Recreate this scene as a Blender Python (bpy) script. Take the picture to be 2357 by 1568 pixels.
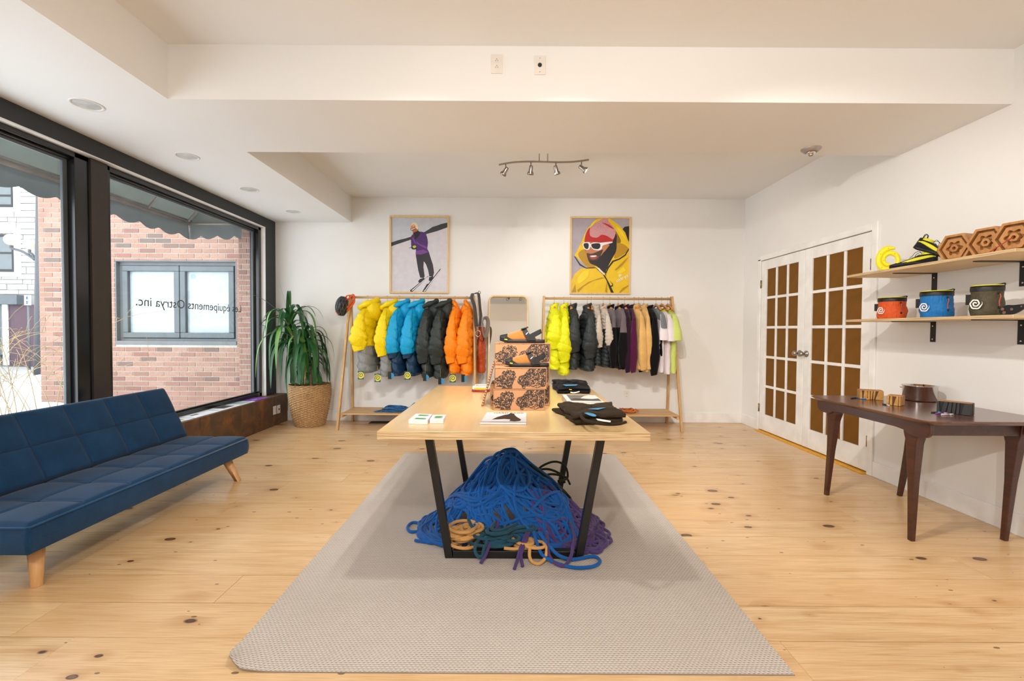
import bpy, math, random
from mathutils import Vector, Matrix, noise
from math import sin, cos, pi, sqrt, exp, atan2, floor as fl
for _o in list(bpy.data.objects): bpy.data.objects.remove(_o)
S = bpy.context.scene; COL = S.collection
# ---------------------------------------------------------------- camera
F = 1047.6; CX, CY = 1178.5, 784.0; H = 1.21; PH = 0.0235; RO = 0.0058
CF = Vector((0, cos(PH), -sin(PH))); U0 = Vector((0, sin(PH), cos(PH))); X0 = Vector((1, 0, 0))
CR = X0*cos(RO) + U0*sin(RO); CU = -X0*sin(RO) + U0*cos(RO)
cd = bpy.data.cameras.new('camera'); cam = bpy.data.objects.new('camera', cd); COL.objects.link(cam)
cd.sensor_width = 36; cd.lens = 36*F/2357; cd.clip_start = .02; cd.clip_end = 200
cam.matrix_world = Matrix(((CR.x, CU.x, -CF.x, 0), (CR.y, CU.y, -CF.y, 0), (CR.z, CU.z, -CF.z, H), (0, 0, 0, 1)))
S.camera = cam
def ray(u, v): return CF + CR*((u-CX)/F) - CU*((v-CY)/F)
def PY(u, v, Y): d = ray(u, v); return Vector((0, 0, H)) + d*(Y/d.y)
def PX(u, v, X): d = ray(u, v); return Vector((0, 0, H)) + d*(X/d.x)
def PZ(u, v, Z): d = ray(u, v); return Vector((0, 0, H)) + d*((Z-H)/d.z)
# ---------------------------------------------------------------- world, lights, exposure
vs = S.view_settings; vs.view_transform = 'Standard'; vs.look = 'None'; vs.gamma = 1; vs.use_curve_mapping = False
vs.exposure = -0.04
w = bpy.data.worlds.new('overcast'); S.world = w; w.use_nodes = True
_b = w.node_tree.nodes['Background']; _b.inputs[0].default_value = (.90, .95, 1, 1); _b.inputs[1].default_value = 4.6
def light(name, typ, loc, energy, color, target=None, **k):
    l = bpy.data.lights.new(name, typ); l.energy = energy; l.color = color
    for a, b in k.items(): setattr(l, a, b)
    o = bpy.data.objects.new(name, l); COL.objects.link(o); o.location = loc
    if target is not None:
        o.rotation_euler = (Vector(target)-Vector(loc)).to_track_quat('-Z', 'Y').to_euler()
    return o

WARM = (1, .955, .90)
def spot(loc, tgt, w, size=1.9, soft=.035, name='ceiling_spot'): return light(name, 'SPOT', loc, w, WARM, tgt, spot_size=size, spot_blend=.6, shadow_soft_size=soft)
spot((.30, 1.75, 2.53), (.4, 4.6, .5), 150, 1.45)
spot((.10, 1.75, 2.53), (-1.6, 4.4, .3), 100, 1.45)
spot((.50, 1.75, 2.53), (2.6, 3.4, .7), 130, 1.5)
spot((-.10, 1.70, 2.53), (.1, 2.2, .0), 60, 2.2)
spot((.0, -.8, 2.66), (1.6, 2.0, .3), 150, 2.1)
spot((-.9, -.8, 2.66), (-.6, 1.8, .0), 130, 2.1)
light('rear_fill_light', 'POINT', (.9, -1.7, 2.0), 62, (1, .97, .93), shadow_soft_size=.2)  # unseen fill added behind the camera to brighten ceiling and walls
spot((.29, 3.90, 2.52), (1.6, 5.6, 1.3), 45, 2.0, .02)

# ---------------------------------------------------------------- materials
def L(c):
    if isinstance(c, str): c = [int(c[i:i+2], 16)/255 for i in (0, 2, 4)]
    return tuple(((x/12.92) if x <= .04045 else ((x+.055)/1.055)**2.4) for x in c[:3]) + (1,)
_M = {}
def NT(name):
    m = bpy.data.materials.new(name); m.use_nodes = True; nt = m.node_tree
    return m, nt, nt.nodes['Principled BSDF']
def N(nt, t, ins={}, **k):
    n = nt.nodes.new(t)
    for a, b in k.items(): setattr(n, a, b)
    for a, b in ins.items():
        if isinstance(b, bpy.types.NodeSocket): nt.links.new(b, n.inputs[a])
        else: n.inputs[a].default_value = b
    return n
def ramp(nt, fac, stops, interp='LINEAR'):
    r = N(nt, 'ShaderNodeValToRGB', {0: fac}); r.color_ramp.interpolation = interp; e = r.color_ramp.elements
    while len(e) < len(stops): e.new(.5)
    for q, (p, c) in zip(e, stops): q.position = p; q.color = c if len(c) == 4 else (*c, 1)
    return r.outputs[0]
def mixc(nt, fac, a, b, mode='MIX'):
    n = nt.nodes.new('ShaderNodeMix'); n.data_type = 'RGBA'; n.blend_type = mode
    for i, v in ((0, fac), (6, a), (7, b)):
        if isinstance(v, bpy.types.NodeSocket): nt.links.new(v, n.inputs[i])
        else: n.inputs[i].default_value = v
    return n.outputs[2]
def math_(nt, op, a, b=0.0, c=None):
    n = nt.nodes.new('ShaderNodeMath'); n.operation = op
    for i, v in ((0, a), (1, b)) + (((2, c),) if c is not None else ()):
        if isinstance(v, bpy.types.NodeSocket): nt.links.new(v, n.inputs[i])
        else: n.inputs[i].default_value = v
    return n.outputs[0]
def coords(nt, scale=(1, 1, 1), rnd=False, kind='Object'):
    tc = N(nt, 'ShaderNodeTexCoord'); o = tc.outputs[kind]
    if rnd:
        oi = N(nt, 'ShaderNodeObjectInfo'); r = math_(nt, 'MULTIPLY', oi.outputs['Random'], 57.0)
        cb = N(nt, 'ShaderNodeCombineXYZ', {0: r, 1: r, 2: r}); o = N(nt, 'ShaderNodeVectorMath', {0: o, 1: cb.outputs[0]}).outputs[0]
    return N(nt, 'ShaderNodeMapping', {'Vector': o, 'Scale': scale}).outputs[0]
def bump(nt, b, h, strength=.3, dist=.002):
    n = N(nt, 'ShaderNodeBump', {'Height': h, 'Strength': strength, 'Distance': dist}); nt.links.new(n.outputs[0], b.inputs['Normal'])
def mk(name, col, rough=.6, metal=0, var=.08, vs_=6, bmp=0, bs=60, spec=.5, coat=0, stretch=(1, 1, 1), rnd=False, sheen=0, trans=0, bd=.002):
    """plain procedural material: base colour with a little noise variation and fine relief"""
    if name in _M: return _M[name]
    m, nt, b = NT(name); c = L(col)
    v = coords(nt, stretch, rnd)
    n = N(nt, 'ShaderNodeTexNoise', {'Vector': v, 'Scale': vs_, 'Detail': 4})
    lo = tuple(x*(1-var) for x in c[:3])+(1,); hi = tuple(min(1, x*(1+var)) for x in c[:3])+(1,)
    nt.links.new(ramp(nt, n.outputs[0], [(.3, lo), (.7, hi)]), b.inputs['Base Color'])
    b.inputs['Roughness'].default_value = rough; b.inputs['Metallic'].default_value = metal
    b.inputs['Specular IOR Level'].default_value = spec; b.inputs['Coat Weight'].default_value = coat
    b.inputs['Coat Roughness'].default_value = .15
    if sheen: b.inputs['Sheen Weight'].default_value = sheen; b.inputs['Sheen Roughness'].default_value = .5
    if trans: b.inputs['Transmission Weight'].default_value = trans
    if bmp:
        n2 = N(nt, 'ShaderNodeTexNoise', {'Vector': v, 'Scale': bs, 'Detail': 3}); bump(nt, b, n2.outputs[0], bmp, bd)
    _M[name] = m; return m
def emis(name, col, st):
    m, nt, b = NT(name); b.inputs['Base Color'].default_value = L(col); b.inputs['Emission Color'].default_value = L(col); b.inputs['Emission Strength'].default_value = st
    return m
# ---------------------------------------------------------------- mesh builder
class MB:
    def __init__(s): s.v = []; s.f = []; s.m = []; s.s = []; s.mat = 0; s.sm = False; s.T = None
    def add(s, vs, fs, mat=None, sm=None):
        k = len(s.v)
        if s.T is not None: vs = [s.T @ Vector(p) for p in vs]
        s.v += [tuple(p) for p in vs]; mat = s.mat if mat is None else mat; sm = s.sm if sm is None else sm
        for f in fs: s.f.append([k+i for i in f]); s.m.append(mat); s.s.append(sm)
        return s
    def box(s, x0, x1, y0, y1, z0, z1, mat=None):
        return s.add([(x, y, z) for x in (x0, x1) for y in (y0, y1) for z in (z0, z1)],
                     [(0, 1, 3, 2), (4, 6, 7, 5), (0, 4, 5, 1), (2, 3, 7, 6), (0, 2, 6, 4), (1, 5, 7, 3)], mat, False)
    def obox(s, c, ex, ey, ez, mat=None):
        c = Vector(c); ex, ey, ez = Vector(ex), Vector(ey), Vector(ez)
        return s.add([c+ex*a+ey*b+ez*d for a in (-1, 1) for b in (-1, 1) for d in (-1, 1)],
                     [(0, 1, 3, 2), (4, 6, 7, 5), (0, 4, 5, 1), (2, 3, 7, 6), (0, 2, 6, 4), (1, 5, 7, 3)], mat, False)
    def loft(s, rings, caps=True, closed=True, mat=None, sm=True, loop=False):
        n = len(rings[0]); V = [p for r in rings for p in r]; fs = []
        R = len(rings)
        for i in range(R if loop else R-1):
            for j in range(n if closed else n-1):
                a = i*n+j; b = i*n+(j+1) % n; i2 = (i+1) % R; fs.append((a, b, i2*n+(j+1) % n, i2*n+j))
        k = len(s.v); s.add(V, fs, mat, sm)
        if caps and closed and not loop:
            m = s.mat if mat is None else mat
            s.f.append([k+j for j in range(n)][::-1]); s.m.append(m); s.s.append(False)
            s.f.append([k+(R-1)*n+j for j in range(n)]); s.m.append(m); s.s.append(False)
        return s
    def tube(s, pts, r, n=8, caps=True, loop=False, mat=None, flat=None):
        pts = [Vector(p) for p in pts]; N_ = len(pts); rings = []; up = None
        for i, p in enumerate(pts):
            a = pts[(i-1) % N_] if (loop or i) else p; b = pts[(i+1) % N_] if (loop or i < N_-1) else p
            t = (b-a); t = t.normalized() if t.length > 1e-9 else Vector((0, 0, 1))
            if up is None:
                up = Vector((0, 0, 1)) if abs(t.z) < .9 else Vector((1, 0, 0))
            e = up - t*up.dot(t)
            if e.length < 1e-6: e = t.orthogonal()
            e.normalize(); g = t.cross(e); up = e
            rr = r(i/(N_-1)) if callable(r) else r
            fa, fb = flat if flat else (1, 1)
            rings.append([p + (e*cos(2*pi*j/n)*fa + g*sin(2*pi*j/n)*fb)*rr for j in range(n)])
        return s.loft(rings, caps, True, mat, True, loop)
    def band(s, pts, wv, w, th, mat=None):
        pts = [Vector(p) for p in pts]; wv = Vector(wv).normalized(); R = []
        for i, p in enumerate(pts):
            t = (pts[min(i+1, len(pts)-1)]-pts[max(i-1, 0)]).normalized(); a = (wv-t*wv.dot(t)).normalized(); b = t.cross(a)
            R.append([p+a*w+b*th, p+a*w-b*th, p-a*w-b*th, p-a*w+b*th])
        return s.loft(R, True, True, mat, False)
    def cyl(s, a, b, r0, r1=None, n=16, mat=None, caps=True):
        r1 = r0 if r1 is None else r1
        return s.tube([a, b], lambda t: r0+(r1-r0)*t, n, caps, mat=mat)
    def lathe(s, prof, c=(0, 0, 0), n=32, mat=None, M=None, caps=False, sm=True):
        rings = []
        for r, z in prof:
            rg = [Vector((r*cos(2*pi*j/n), r*sin(2*pi*j/n), z)) for j in range(n)]
            if M is not None: rg = [M @ p for p in rg]
            rings.append([p+Vector(c) for p in rg])
        return s.loft(rings, caps, True, mat, sm)
    def ball(s, c, rx, ry=None, rz=None, n=16, mat=None, fn=None):
        ry = rx if ry is None else ry; rz = rx if rz is None else rz; rings = []
        for i in range(n//2+1):
            a = -pi/2+pi*i/(n//2); a = max(-pi/2+.02, min(pi/2-.02, a)); rg = []
            for j in range(n):
                b = 2*pi*j/n; d = Vector((cos(a)*cos(b), cos(a)*sin(b), sin(a))); k = fn(d) if fn else 1
                rg.append(Vector(c)+Vector((d.x*rx, d.y*ry, d.z*rz))*k)
            rings.append(rg)
        return s.loft(rings, True, True, mat, True)
    def poly(s, pts, mat=None): return s.add(pts, [list(range(len(pts)))], mat, False)
    def prism(s, pts, d, mat=None, sm=False):
        """flat polygon pts extruded by vector d"""
        d = Vector(d); n = len(pts); a = [Vector(p) for p in pts]
        return s.add(a+[p+d for p in a], [list(range(n))[::-1], [n+i for i in range(n)]]+[(i, (i+1) % n, n+(i+1) % n, n+i) for i in range(n)], mat, sm)
    def ringp(s, ro, ri, z0, z1, M, n=48, mat=None):
        """ring or disc between polar outlines ro(a) and ri(a), faces at z1 (front), sides down to z0"""
        V = []
        for f_, z in ((ro, z0), (ro, z1), (ri, z1), (ri, z0)):
            V.append([M @ Vector((f_(2*pi*j/n)*cos(2*pi*j/n), f_(2*pi*j/n)*sin(2*pi*j/n), z)) for j in range(n)])
        return s.loft(V, False, True, mat, False, True)
    def grid(s, nu, nv, fn, mat=None, sm=True):
        V = [fn(i/nu, j/nv) for i in range(nu+1) for j in range(nv+1)]
        return s.add(V, [(i*(nv+1)+j, (i+1)*(nv+1)+j, (i+1)*(nv+1)+j+1, i*(nv+1)+j+1) for i in range(nu) for j in range(nv)], mat, sm)
    def build(s, name, mats, parent=None, bev=0, local=False, kind=None, label=None, loc=None, sub=0, solid=0):
        me = bpy.data.meshes.new(name); V = s.v
        off = Vector((0, 0, 0))
        if loc is not None: off = Vector(loc)
        elif parent is not None and not local: off = world_loc(parent)
        if off.length: V = [(x-off.x, y-off.y, z-off.z) for x, y, z in V]
        me.from_pydata(V, [], s.f); me.validate(); me.update()
        mats = mats if isinstance(mats, (list, tuple)) else [mats]
        for m in mats: me.materials.append(m)
        if len(me.polygons) == len(s.f):
            me.polygons.foreach_set('material_index', s.m); me.polygons.foreach_set('use_smooth', s.s)
        o = bpy.data.objects.new(name, me); COL.objects.link(o)
        if loc is not None: o.location = loc if parent is None else Vector(loc)-world_loc(parent)
        if parent is not None: o.parent = parent
        if solid:
            q = o.modifiers.new('solid', 'SOLIDIFY'); q.thickness = solid; q.offset = 0
        if bev:
            q = o.modifiers.new('bevel', 'BEVEL'); q.width = bev; q.segments = 2; q.limit_method = 'ANGLE'; q.harden_normals = False
        if sub:
            q = o.modifiers.new('sub', 'SUBSURF'); q.levels = sub; q.render_levels = sub
        if kind: o['kind'] = kind
        if label: o['label'] = label
        return o
def world_loc(o):
    v = Vector(o.location); p = o.parent
    while p is not None: v = v+Vector(p.location); p = p.parent
    return v
def tag(o, label=None, cat=None, group=None, kind=None):
    if label: o['label'] = label
    if cat: o['category'] = cat
    if group: o['group'] = group
    if kind: o['kind'] = kind
    return o
def thing(name, label, cat, loc=(0, 0, 0), group=None, rz=0):
    o = bpy.data.objects.new(name, None); COL.objects.link(o); o.location = loc; o.rotation_euler.z = rz; o.empty_display_size = .05
    return tag(o, label, cat, group)
def struct(o): o['kind'] = 'structure'; return o
def sroot(name, loc=(0, 0, 0)):
    o = bpy.data.objects.new(name, None); COL.objects.link(o); o.location = loc; return struct(o)
def link_copy(src, parent, loc, rot=None, scale=None, name=None):
    o = src.copy(); COL.objects.link(o); o.parent = parent; o.location = loc
    if rot is not None: o.rotation_euler = rot
    if scale is not None: o.scale = scale
    return o
def copy_tree(o, parent=None):
    c = o.copy(); COL.objects.link(c)
    if parent is not None: c.parent = parent; 
    for ch in list(o.children): copy_tree(ch, c)
    return c
def text(name, s, size, mat, M, parent=None, ext=.0005, align='CENTER', sx=1):
    cu = bpy.data.curves.new(name, 'FONT'); cu.body = s; cu.size = size; cu.extrude = ext; cu.align_x = align; cu.align_y = 'CENTER'
    cu.materials.append(mat); o = bpy.data.objects.new(name, cu); COL.objects.link(o)
    M = M @ Matrix.Diagonal((sx, 1, 1, 1))
    me = bpy.data.meshes.new_from_object(o); bpy.data.objects.remove(o); o = bpy.data.objects.new(name, me); COL.objects.link(o)
    if parent is not None: o.parent = parent; M = Matrix.Translation(-world_loc(parent)) @ M
    o.matrix_local = M
    return o
def frame(o, ex, ey):
    ex = Vector(ex).normalized(); ey = Vector(ey).normalized(); ez = ex.cross(ey)
    return Matrix(((ex.x, ey.x, ez.x, o[0]), (ex.y, ey.y, ez.y, o[1]), (ex.z, ey.z, ez.z, o[2]), (0, 0, 0, 1)))
def catmull(P, k=6, loop=False):
    P = [Vector(p) for p in P]; n = len(P); out = []
    for i in range(n if loop else n-1):
        a = P[(i-1) % n] if (loop or i) else P[0]; b = P[i]; c = P[(i+1) % n]; d = P[(i+2) % n] if (loop or i < n-2) else P[-1]
        for j in range(k):
            t = j/k; out.append(.5*((2*b)+(c-a)*t+(2*a-5*b+4*c-d)*t*t+(3*b-a-3*c+d)*t**3))
    if not loop: out.append(P[-1])
    return out
def nz(x, y=0, z=0, s=1): return noise.noise(Vector((x*s, y*s, z*s)))
def spiral_ribbon(R, w, M, turns=1.9, n=60, start=.12, hexy=0, z=0, taper=True):
    """flat spiral ribbon outline points as quads in local XY mapped by M"""
    V = []; Fs = []
    for i in range(n+1):
        t = i/n; a = t*turns*2*pi; r = R*(start+(1-start)*t)
        if hexy: r *= 1+hexy*cos(6*a)
        ww = w*(min(1, .35+t*4) if taper else 1)*(1 if t < .93 else max(.05, (1-t)/.07))
        V += [M @ Vector(((r-ww/2)*cos(a), (r-ww/2)*sin(a), z)), M @ Vector(((r+ww/2)*cos(a), (r+ww/2)*sin(a), z))]
        if i: k = 2*i; Fs.append((k-2, k-1, k+1, k))
    return V, Fs

# ---------------------------------------------------------------- material library
def wall_mat():
    m, nt, b = NT('wall_paint'); v = coords(nt)
    n = N(nt, 'ShaderNodeTexNoise', {'Vector': v, 'Scale': 1.3, 'Detail': 3})
    nt.links.new(ramp(nt, n.outputs[0], [(.3, L('EAE8E5')), (.7, L('EFEDEA'))]), b.inputs['Base Color'])
    b.inputs['Roughness'].default_value = .55; b.inputs['Specular IOR Level'].default_value = .3
    n2 = N(nt, 'ShaderNodeTexNoise', {'Vector': v, 'Scale': 140, 'Detail': 2}); bump(nt, b, n2.outputs[0], .12, .001)
    return m
def pine_mat(name='pine_board', light_='EACDA2', dark_='BF9058', knots=True, rough=.32):
    m, nt, b = NT(name)
    vo = coords(nt, (1, 1, 1), True)
    st = N(nt, 'ShaderNodeMapping', {'Vector': vo, 'Scale': (1.1, 14, 14)}).outputs[0]
    w_ = N(nt, 'ShaderNodeTexNoise', {'Vector': st, 'Scale': 1.6, 'Detail': 6, 'Roughness': .6, 'Distortion': .6})
    fine = N(nt, 'ShaderNodeTexNoise', {'Vector': N(nt, 'ShaderNodeMapping', {'Vector': vo, 'Scale': (3, 90, 90)}).outputs[0], 'Scale': 2, 'Detail': 4})
    big = N(nt, 'ShaderNodeTexNoise', {'Vector': vo, 'Scale': 1.1, 'Detail': 2})
    c = ramp(nt, w_.outputs[0], [(.3, L(light_)), (.55, tuple((a+2*b_)/3 for a, b_ in zip(L(dark_), L(light_)))), (.8, L(dark_))])
    c = mixc(nt, ramp(nt, fine.outputs[0], [(.42, (0, 0, 0)), (.72, (.5, .5, .5))]), c, L('A87A46'))
    c = mixc(nt, ramp(nt, big.outputs[0], [(.35, (0, 0, 0)), (.7, (.35, .35, .35))]), c, L('DAAE78'))
    oi = N(nt, 'ShaderNodeObjectInfo')
    c = mixc(nt, math_(nt, 'MULTIPLY', oi.outputs['Random'], .34), c, L('D0A06A'))
    if knots:
        kv = N(nt, 'ShaderNodeMapping', {'Vector': vo, 'Scale': (1.0, 1.7, 0.0)}).outputs[0]
        nn = N(nt, 'ShaderNodeTexNoise', {'Vector': kv, 'Scale': 14, 'Detail': 2})
        vor = N(nt, 'ShaderNodeTexVoronoi', {'Vector': kv, 'Scale': 4.4}); 
        sep = N(nt, 'ShaderNodeSeparateColor', {0: vor.outputs['Color']})
        size = math_(nt, 'MULTIPLY_ADD', sep.outputs[0], .30, -.10)          # some cells have no knot
        d = math_(nt, 'ADD', vor.outputs['Distance'], math_(nt, 'MULTIPLY_ADD', nn.outputs[0], .05, -.025))
        rel = math_(nt, 'DIVIDE', d, math_(nt, 'MAXIMUM', size, .0005))
        k = ramp(nt, rel, [(.0, (.85, .85, .85)), (.45, (.75, .75, .75)), (.8, (1, 1, 1)), (1.0, (0, 0, 0))])
        halo = ramp(nt, math_(nt, 'MULTIPLY', rel, .3), [(.2, (.5, .5, .5)), (.9, (0, 0, 0))])
        c = mixc(nt, halo, c, L('B07C46'))
        c = mixc(nt, k, c, L('432615'))
        # small nail marks and dark flecks
        v3 = N(nt, 'ShaderNodeTexVoronoi', {'Vector': N(nt, 'ShaderNodeMapping', {'Vector': vo, 'Scale': (.45, 1, 0)}).outputs[0], 'Scale': 22})
        s3 = N(nt, 'ShaderNodeSeparateColor', {0: v3.outputs['Color']})
        f = math_(nt, 'LESS_THAN', v3.outputs['Distance'], math_(nt, 'MULTIPLY_ADD', s3.outputs[1], .34, -.2))
        c = mixc(nt, math_(nt, 'MULTIPLY', f, .75), c, L('4A3828'))
    nt.links.new(c, b.inputs['Base Color']); b.inputs['Roughness'].default_value = rough
    b.inputs['Specular IOR Level'].default_value = .5
    b.inputs['Coat Weight'].default_value = .25; b.inputs['Coat Roughness'].default_value = .22
    bump(nt, b, w_.outputs[0], .08, .002)
    return m
def wood_mat(name, light_, dark_, axis=0, rough=.5, sc=1.0, coat=0, rnd=True):
    m, nt, b = NT(name); s = [16*sc, 16*sc, 16*sc]; s[axis] = 1.4*sc
    vo = coords(nt, tuple(s), rnd)
    n = N(nt, 'ShaderNodeTexNoise', {'Vector': vo, 'Scale': 2.2, 'Detail': 6, 'Roughness': .6, 'Distortion': .5})
    nt.links.new(ramp(nt, n.outputs[0], [(.3, L(light_)), (.72, L(dark_))]), b.inputs['Base Color'])
    b.inputs['Roughness'].default_value = rough; b.inputs['Coat Weight'].default_value = coat; b.inputs['Coat Roughness'].default_value = .2
    bump(nt, b, n.outputs[0], .1, .001)
    return m
def ply_mat():
    m, nt, b = NT('plywood_edge'); v = coords(nt)
    sx = N(nt, 'ShaderNodeSeparateXYZ', {0: v})
    n = N(nt, 'ShaderNodeTexNoise', {'Vector': N(nt, 'ShaderNodeMapping', {'Vector': v, 'Scale': (5, 5, 260)}).outputs[0], 'Scale': 1, 'Detail': 3})
    nt.links.new(ramp(nt, n.outputs[0], [(.3, L('8F7350')), (.48, L('C7A87C')), (.7, L('DCC6A0'))]), b.inputs['Base Color']); b.inputs['Roughness'].default_value = .6
    return m
def glass_mat():
    m, nt, b = NT('window_glass'); nt.nodes.remove(b); out = nt.nodes['Material Output']
    fr = N(nt, 'ShaderNodeFresnel', {'IOR': 1.35}); tr = N(nt, 'ShaderNodeBsdfTransparent', {'Color': (.96, .98, .97, 1)})
    gl = N(nt, 'ShaderNodeBsdfGlossy', {'Roughness': .02}); mx = N(nt, 'ShaderNodeMixShader', {0: fr.outputs[0], 1: tr.outputs[0], 2: gl.outputs[0]})
    nt.links.new(mx.outputs[0], out.inputs[0]); return m
def thin_mat(name, col, t=.4):
    m, nt, b = NT(name); nt.nodes.remove(b); out = nt.nodes['Material Output']
    v = coords(nt); n = N(nt, 'ShaderNodeTexNoise', {'Vector': v, 'Scale': 5, 'Detail': 4})
    c = ramp(nt, n.outputs[0], [(.3, tuple(x*.85 for x in L(col)[:3])), (.7, L(col))])
    a = N(nt, 'ShaderNodeBsdfDiffuse', {'Color': c}); q = N(nt, 'ShaderNodeBsdfTranslucent', {'Color': c})
    mx = N(nt, 'ShaderNodeMixShader', {0: t, 1: a.outputs[0], 2: q.outputs[0]}); nt.links.new(mx.outputs[0], out.inputs[0]); return m
def brick_mat():
    m, nt, b = NT('fired_brick'); v = coords(nt, (1, 1, 1), True); oi = N(nt, 'ShaderNodeObjectInfo')
    c = ramp(nt, oi.outputs['Random'], [(0, L('927062')), (.3, L('A07C6C')), (.6, L('A98878')), (.85, L('8F665A')), (1, L('70655E'))])
    n = N(nt, 'ShaderNodeTexNoise', {'Vector': v, 'Scale': 45, 'Detail': 4}); c = mixc(nt, ramp(nt, n.outputs[0], [(.45, (0, 0, 0)), (.8, (.6, .6, .6))]), c, L('7E5A4A'))
    nt.links.new(c, b.inputs['Base Color']); b.inputs['Roughness'].default_value = .9; bump(nt, b, n.outputs[0], .4, .003); return m
def slate_mat():
    m, nt, b = NT('rust_slate_tile'); v = coords(nt, (1, 1, 1), True)
    n = N(nt, 'ShaderNodeTexNoise', {'Vector': v, 'Scale': 6, 'Detail': 8, 'Roughness': .65, 'Distortion': .8})
    n2 = N(nt, 'ShaderNodeTexNoise', {'Vector': v, 'Scale': 2.2, 'Detail': 3})
    c = ramp(nt, n.outputs[0], [(.3, L('3E2F28')), (.5, L('6A4A30')), (.68, L('93602F')), (.8, L('7A6A58'))])
    c = mixc(nt, ramp(nt, n2.outputs[0], [(.4, (0, 0, 0)), (.65, (.7, .7, .7))]), c, L('54453C'))
    nt.links.new(c, b.inputs['Base Color']); b.inputs['Roughness'].default_value = .5; bump(nt, b, n.outputs[0], .35, .004); return m
def rug_mat():
    m, nt, b = NT('woven_rug'); v = coords(nt)
    sx = N(nt, 'ShaderNodeSeparateXYZ', {0: v}); py_ = math_(nt, 'DIVIDE', sx.outputs[1], .0105); row = math_(nt, 'FLOOR', py_)
    px_ = math_(nt, 'MULTIPLY_ADD', math_(nt, 'MODULO', math_(nt, 'ABSOLUTE', row), 2.0), .5, math_(nt, 'DIVIDE', sx.outputs[0], .0165))
    fa = math_(nt, 'ABSOLUTE', math_(nt, 'SUBTRACT', math_(nt, 'FRACT', px_), .5)); fb = math_(nt, 'ABSOLUTE', math_(nt, 'SUBTRACT', math_(nt, 'FRACT', py_), .5))
    da = ramp(nt, fa, [(.12, (1, 1, 1)), (.30, (0, 0, 0))]); db = ramp(nt, fb, [(.18, (0, 0, 0)), (.42, (1, 1, 1))]); dot = math_(nt, 'MULTIPLY', da, db)
    n = N(nt, 'ShaderNodeTexNoise', {'Vector': v, 'Scale': 2.5, 'Detail': 4}); n2 = N(nt, 'ShaderNodeTexNoise', {'Vector': N(nt, 'ShaderNodeMapping', {'Vector': v, 'Scale': (500, 160, 1)}).outputs[0], 'Scale': 1, 'Detail': 2})
    c = mixc(nt, ramp(nt, n.outputs[0], [(.35, (0, 0, 0)), (.75, (.3, .3, .3))]), mixc(nt, math_(nt, 'MULTIPLY', dot, .75), L('D0C6BD'), L('7A6E65')), L('AEA39A'))
    c = mixc(nt, math_(nt, 'MULTIPLY', n2.outputs[0], .25), c, L('978C82'))
    nt.links.new(c, b.inputs['Base Color']); b.inputs['Roughness'].default_value = .95; b.inputs['Specular IOR Level'].default_value = .1
    h = math_(nt, 'MULTIPLY_ADD', dot, -1.0, math_(nt, 'MULTIPLY', n2.outputs[0], .35)); bump(nt, b, h, .7, .004); return m
def fabric_mat(name, col, var=.12, sc=350, rough=.9, sheen=.3):
    if name in _M: return _M[name]
    m, nt, b = NT(name); v = coords(nt); c0 = L(col)
    n = N(nt, 'ShaderNodeTexNoise', {'Vector': v, 'Scale': 9, 'Detail': 5}); n2 = N(nt, 'ShaderNodeTexNoise', {'Vector': v, 'Scale': sc, 'Detail': 2})
    f = math_(nt, 'ADD', math_(nt, 'MULTIPLY', n.outputs[0], .5), math_(nt, 'MULTIPLY', n2.outputs[0], .5))
    nt.links.new(ramp(nt, f, [(.35, tuple(x*(1-var*1.5) for x in c0[:3])), (.65, tuple(min(1, x*(1+var*1.5)) for x in c0[:3]))]), b.inputs['Base Color'])
    b.inputs['Roughness'].default_value = rough; b.inputs['Sheen Weight'].default_value = sheen; b.inputs['Specular IOR Level'].default_value = .15
    bump(nt, b, n2.outputs[0], .25, .001); _M[name] = m; return m
def nylon(name, col, rough=.5):
    if name in _M: return _M[name]
    m, nt, b = NT(name); v = coords(nt); c0 = L(col)
    n = N(nt, 'ShaderNodeTexNoise', {'Vector': N(nt, 'ShaderNodeMapping', {'Vector': v, 'Scale': (1, 1, .45)}).outputs[0], 'Scale': 38, 'Detail': 4, 'Distortion': 1.2})
    b.inputs['Base Color'].default_value = c0; nt.links.new(ramp(nt, n.outputs[0], [(.3, tuple(x*.9 for x in c0[:3])), (.6, c0)]), b.inputs['Base Color'])
    b.inputs['Roughness'].default_value = rough; b.inputs['Specular IOR Level'].default_value = .35; bump(nt, b, n.outputs[0], .8, .009); _M[name] = m; return m
def kraft_print():
    m, nt, b = NT('woodcut_print'); v = coords(nt)
    n = N(nt, 'ShaderNodeTexNoise', {'Vector': v, 'Scale': 85, 'Detail': 4, 'Distortion': 1.6}); w_ = N(nt, 'ShaderNodeTexVoronoi', {'Vector': v, 'Scale': 95, 'Randomness': 1}, feature='DISTANCE_TO_EDGE')
    a = ramp(nt, n.outputs[0], [(.46, (1, 1, 1)), (.50, (0, 0, 0))]); e = ramp(nt, w_.outputs[0], [(.06, (0, 0, 0)), (.12, (1, 1, 1))])
    c = mixc(nt, mixc(nt, 1, a, e, 'MULTIPLY'), L('2E211C'), L('B98B66')); nt.links.new(c, b.inputs['Base Color']); b.inputs['Roughness'].default_value = .8; return m
WALL = wall_mat(); WHITE = mk('white_trim', 'F0EEEB', .4, bmp=.05); CEIL = mk('ceiling_paint', 'EFEEEC', .7, var=.02, vs_=1)
PINE = pine_mat(); DARKGAP = mk('floor_gap', '1C120A', .95, spec=.1); GLASS = glass_mat(); BRICK = brick_mat(); SLATE = slate_mat(); RUG = rug_mat()
FASCIA = mk('charcoal_paint', '2F3337', .6, var=.05, bmp=.1); BLACKM = mk('black_frame_paint', '101112', .25, bmp=.08, coat=.3); BROWNM = mk('brown_black_metal', '37312D', .55, var=.1)
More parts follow.
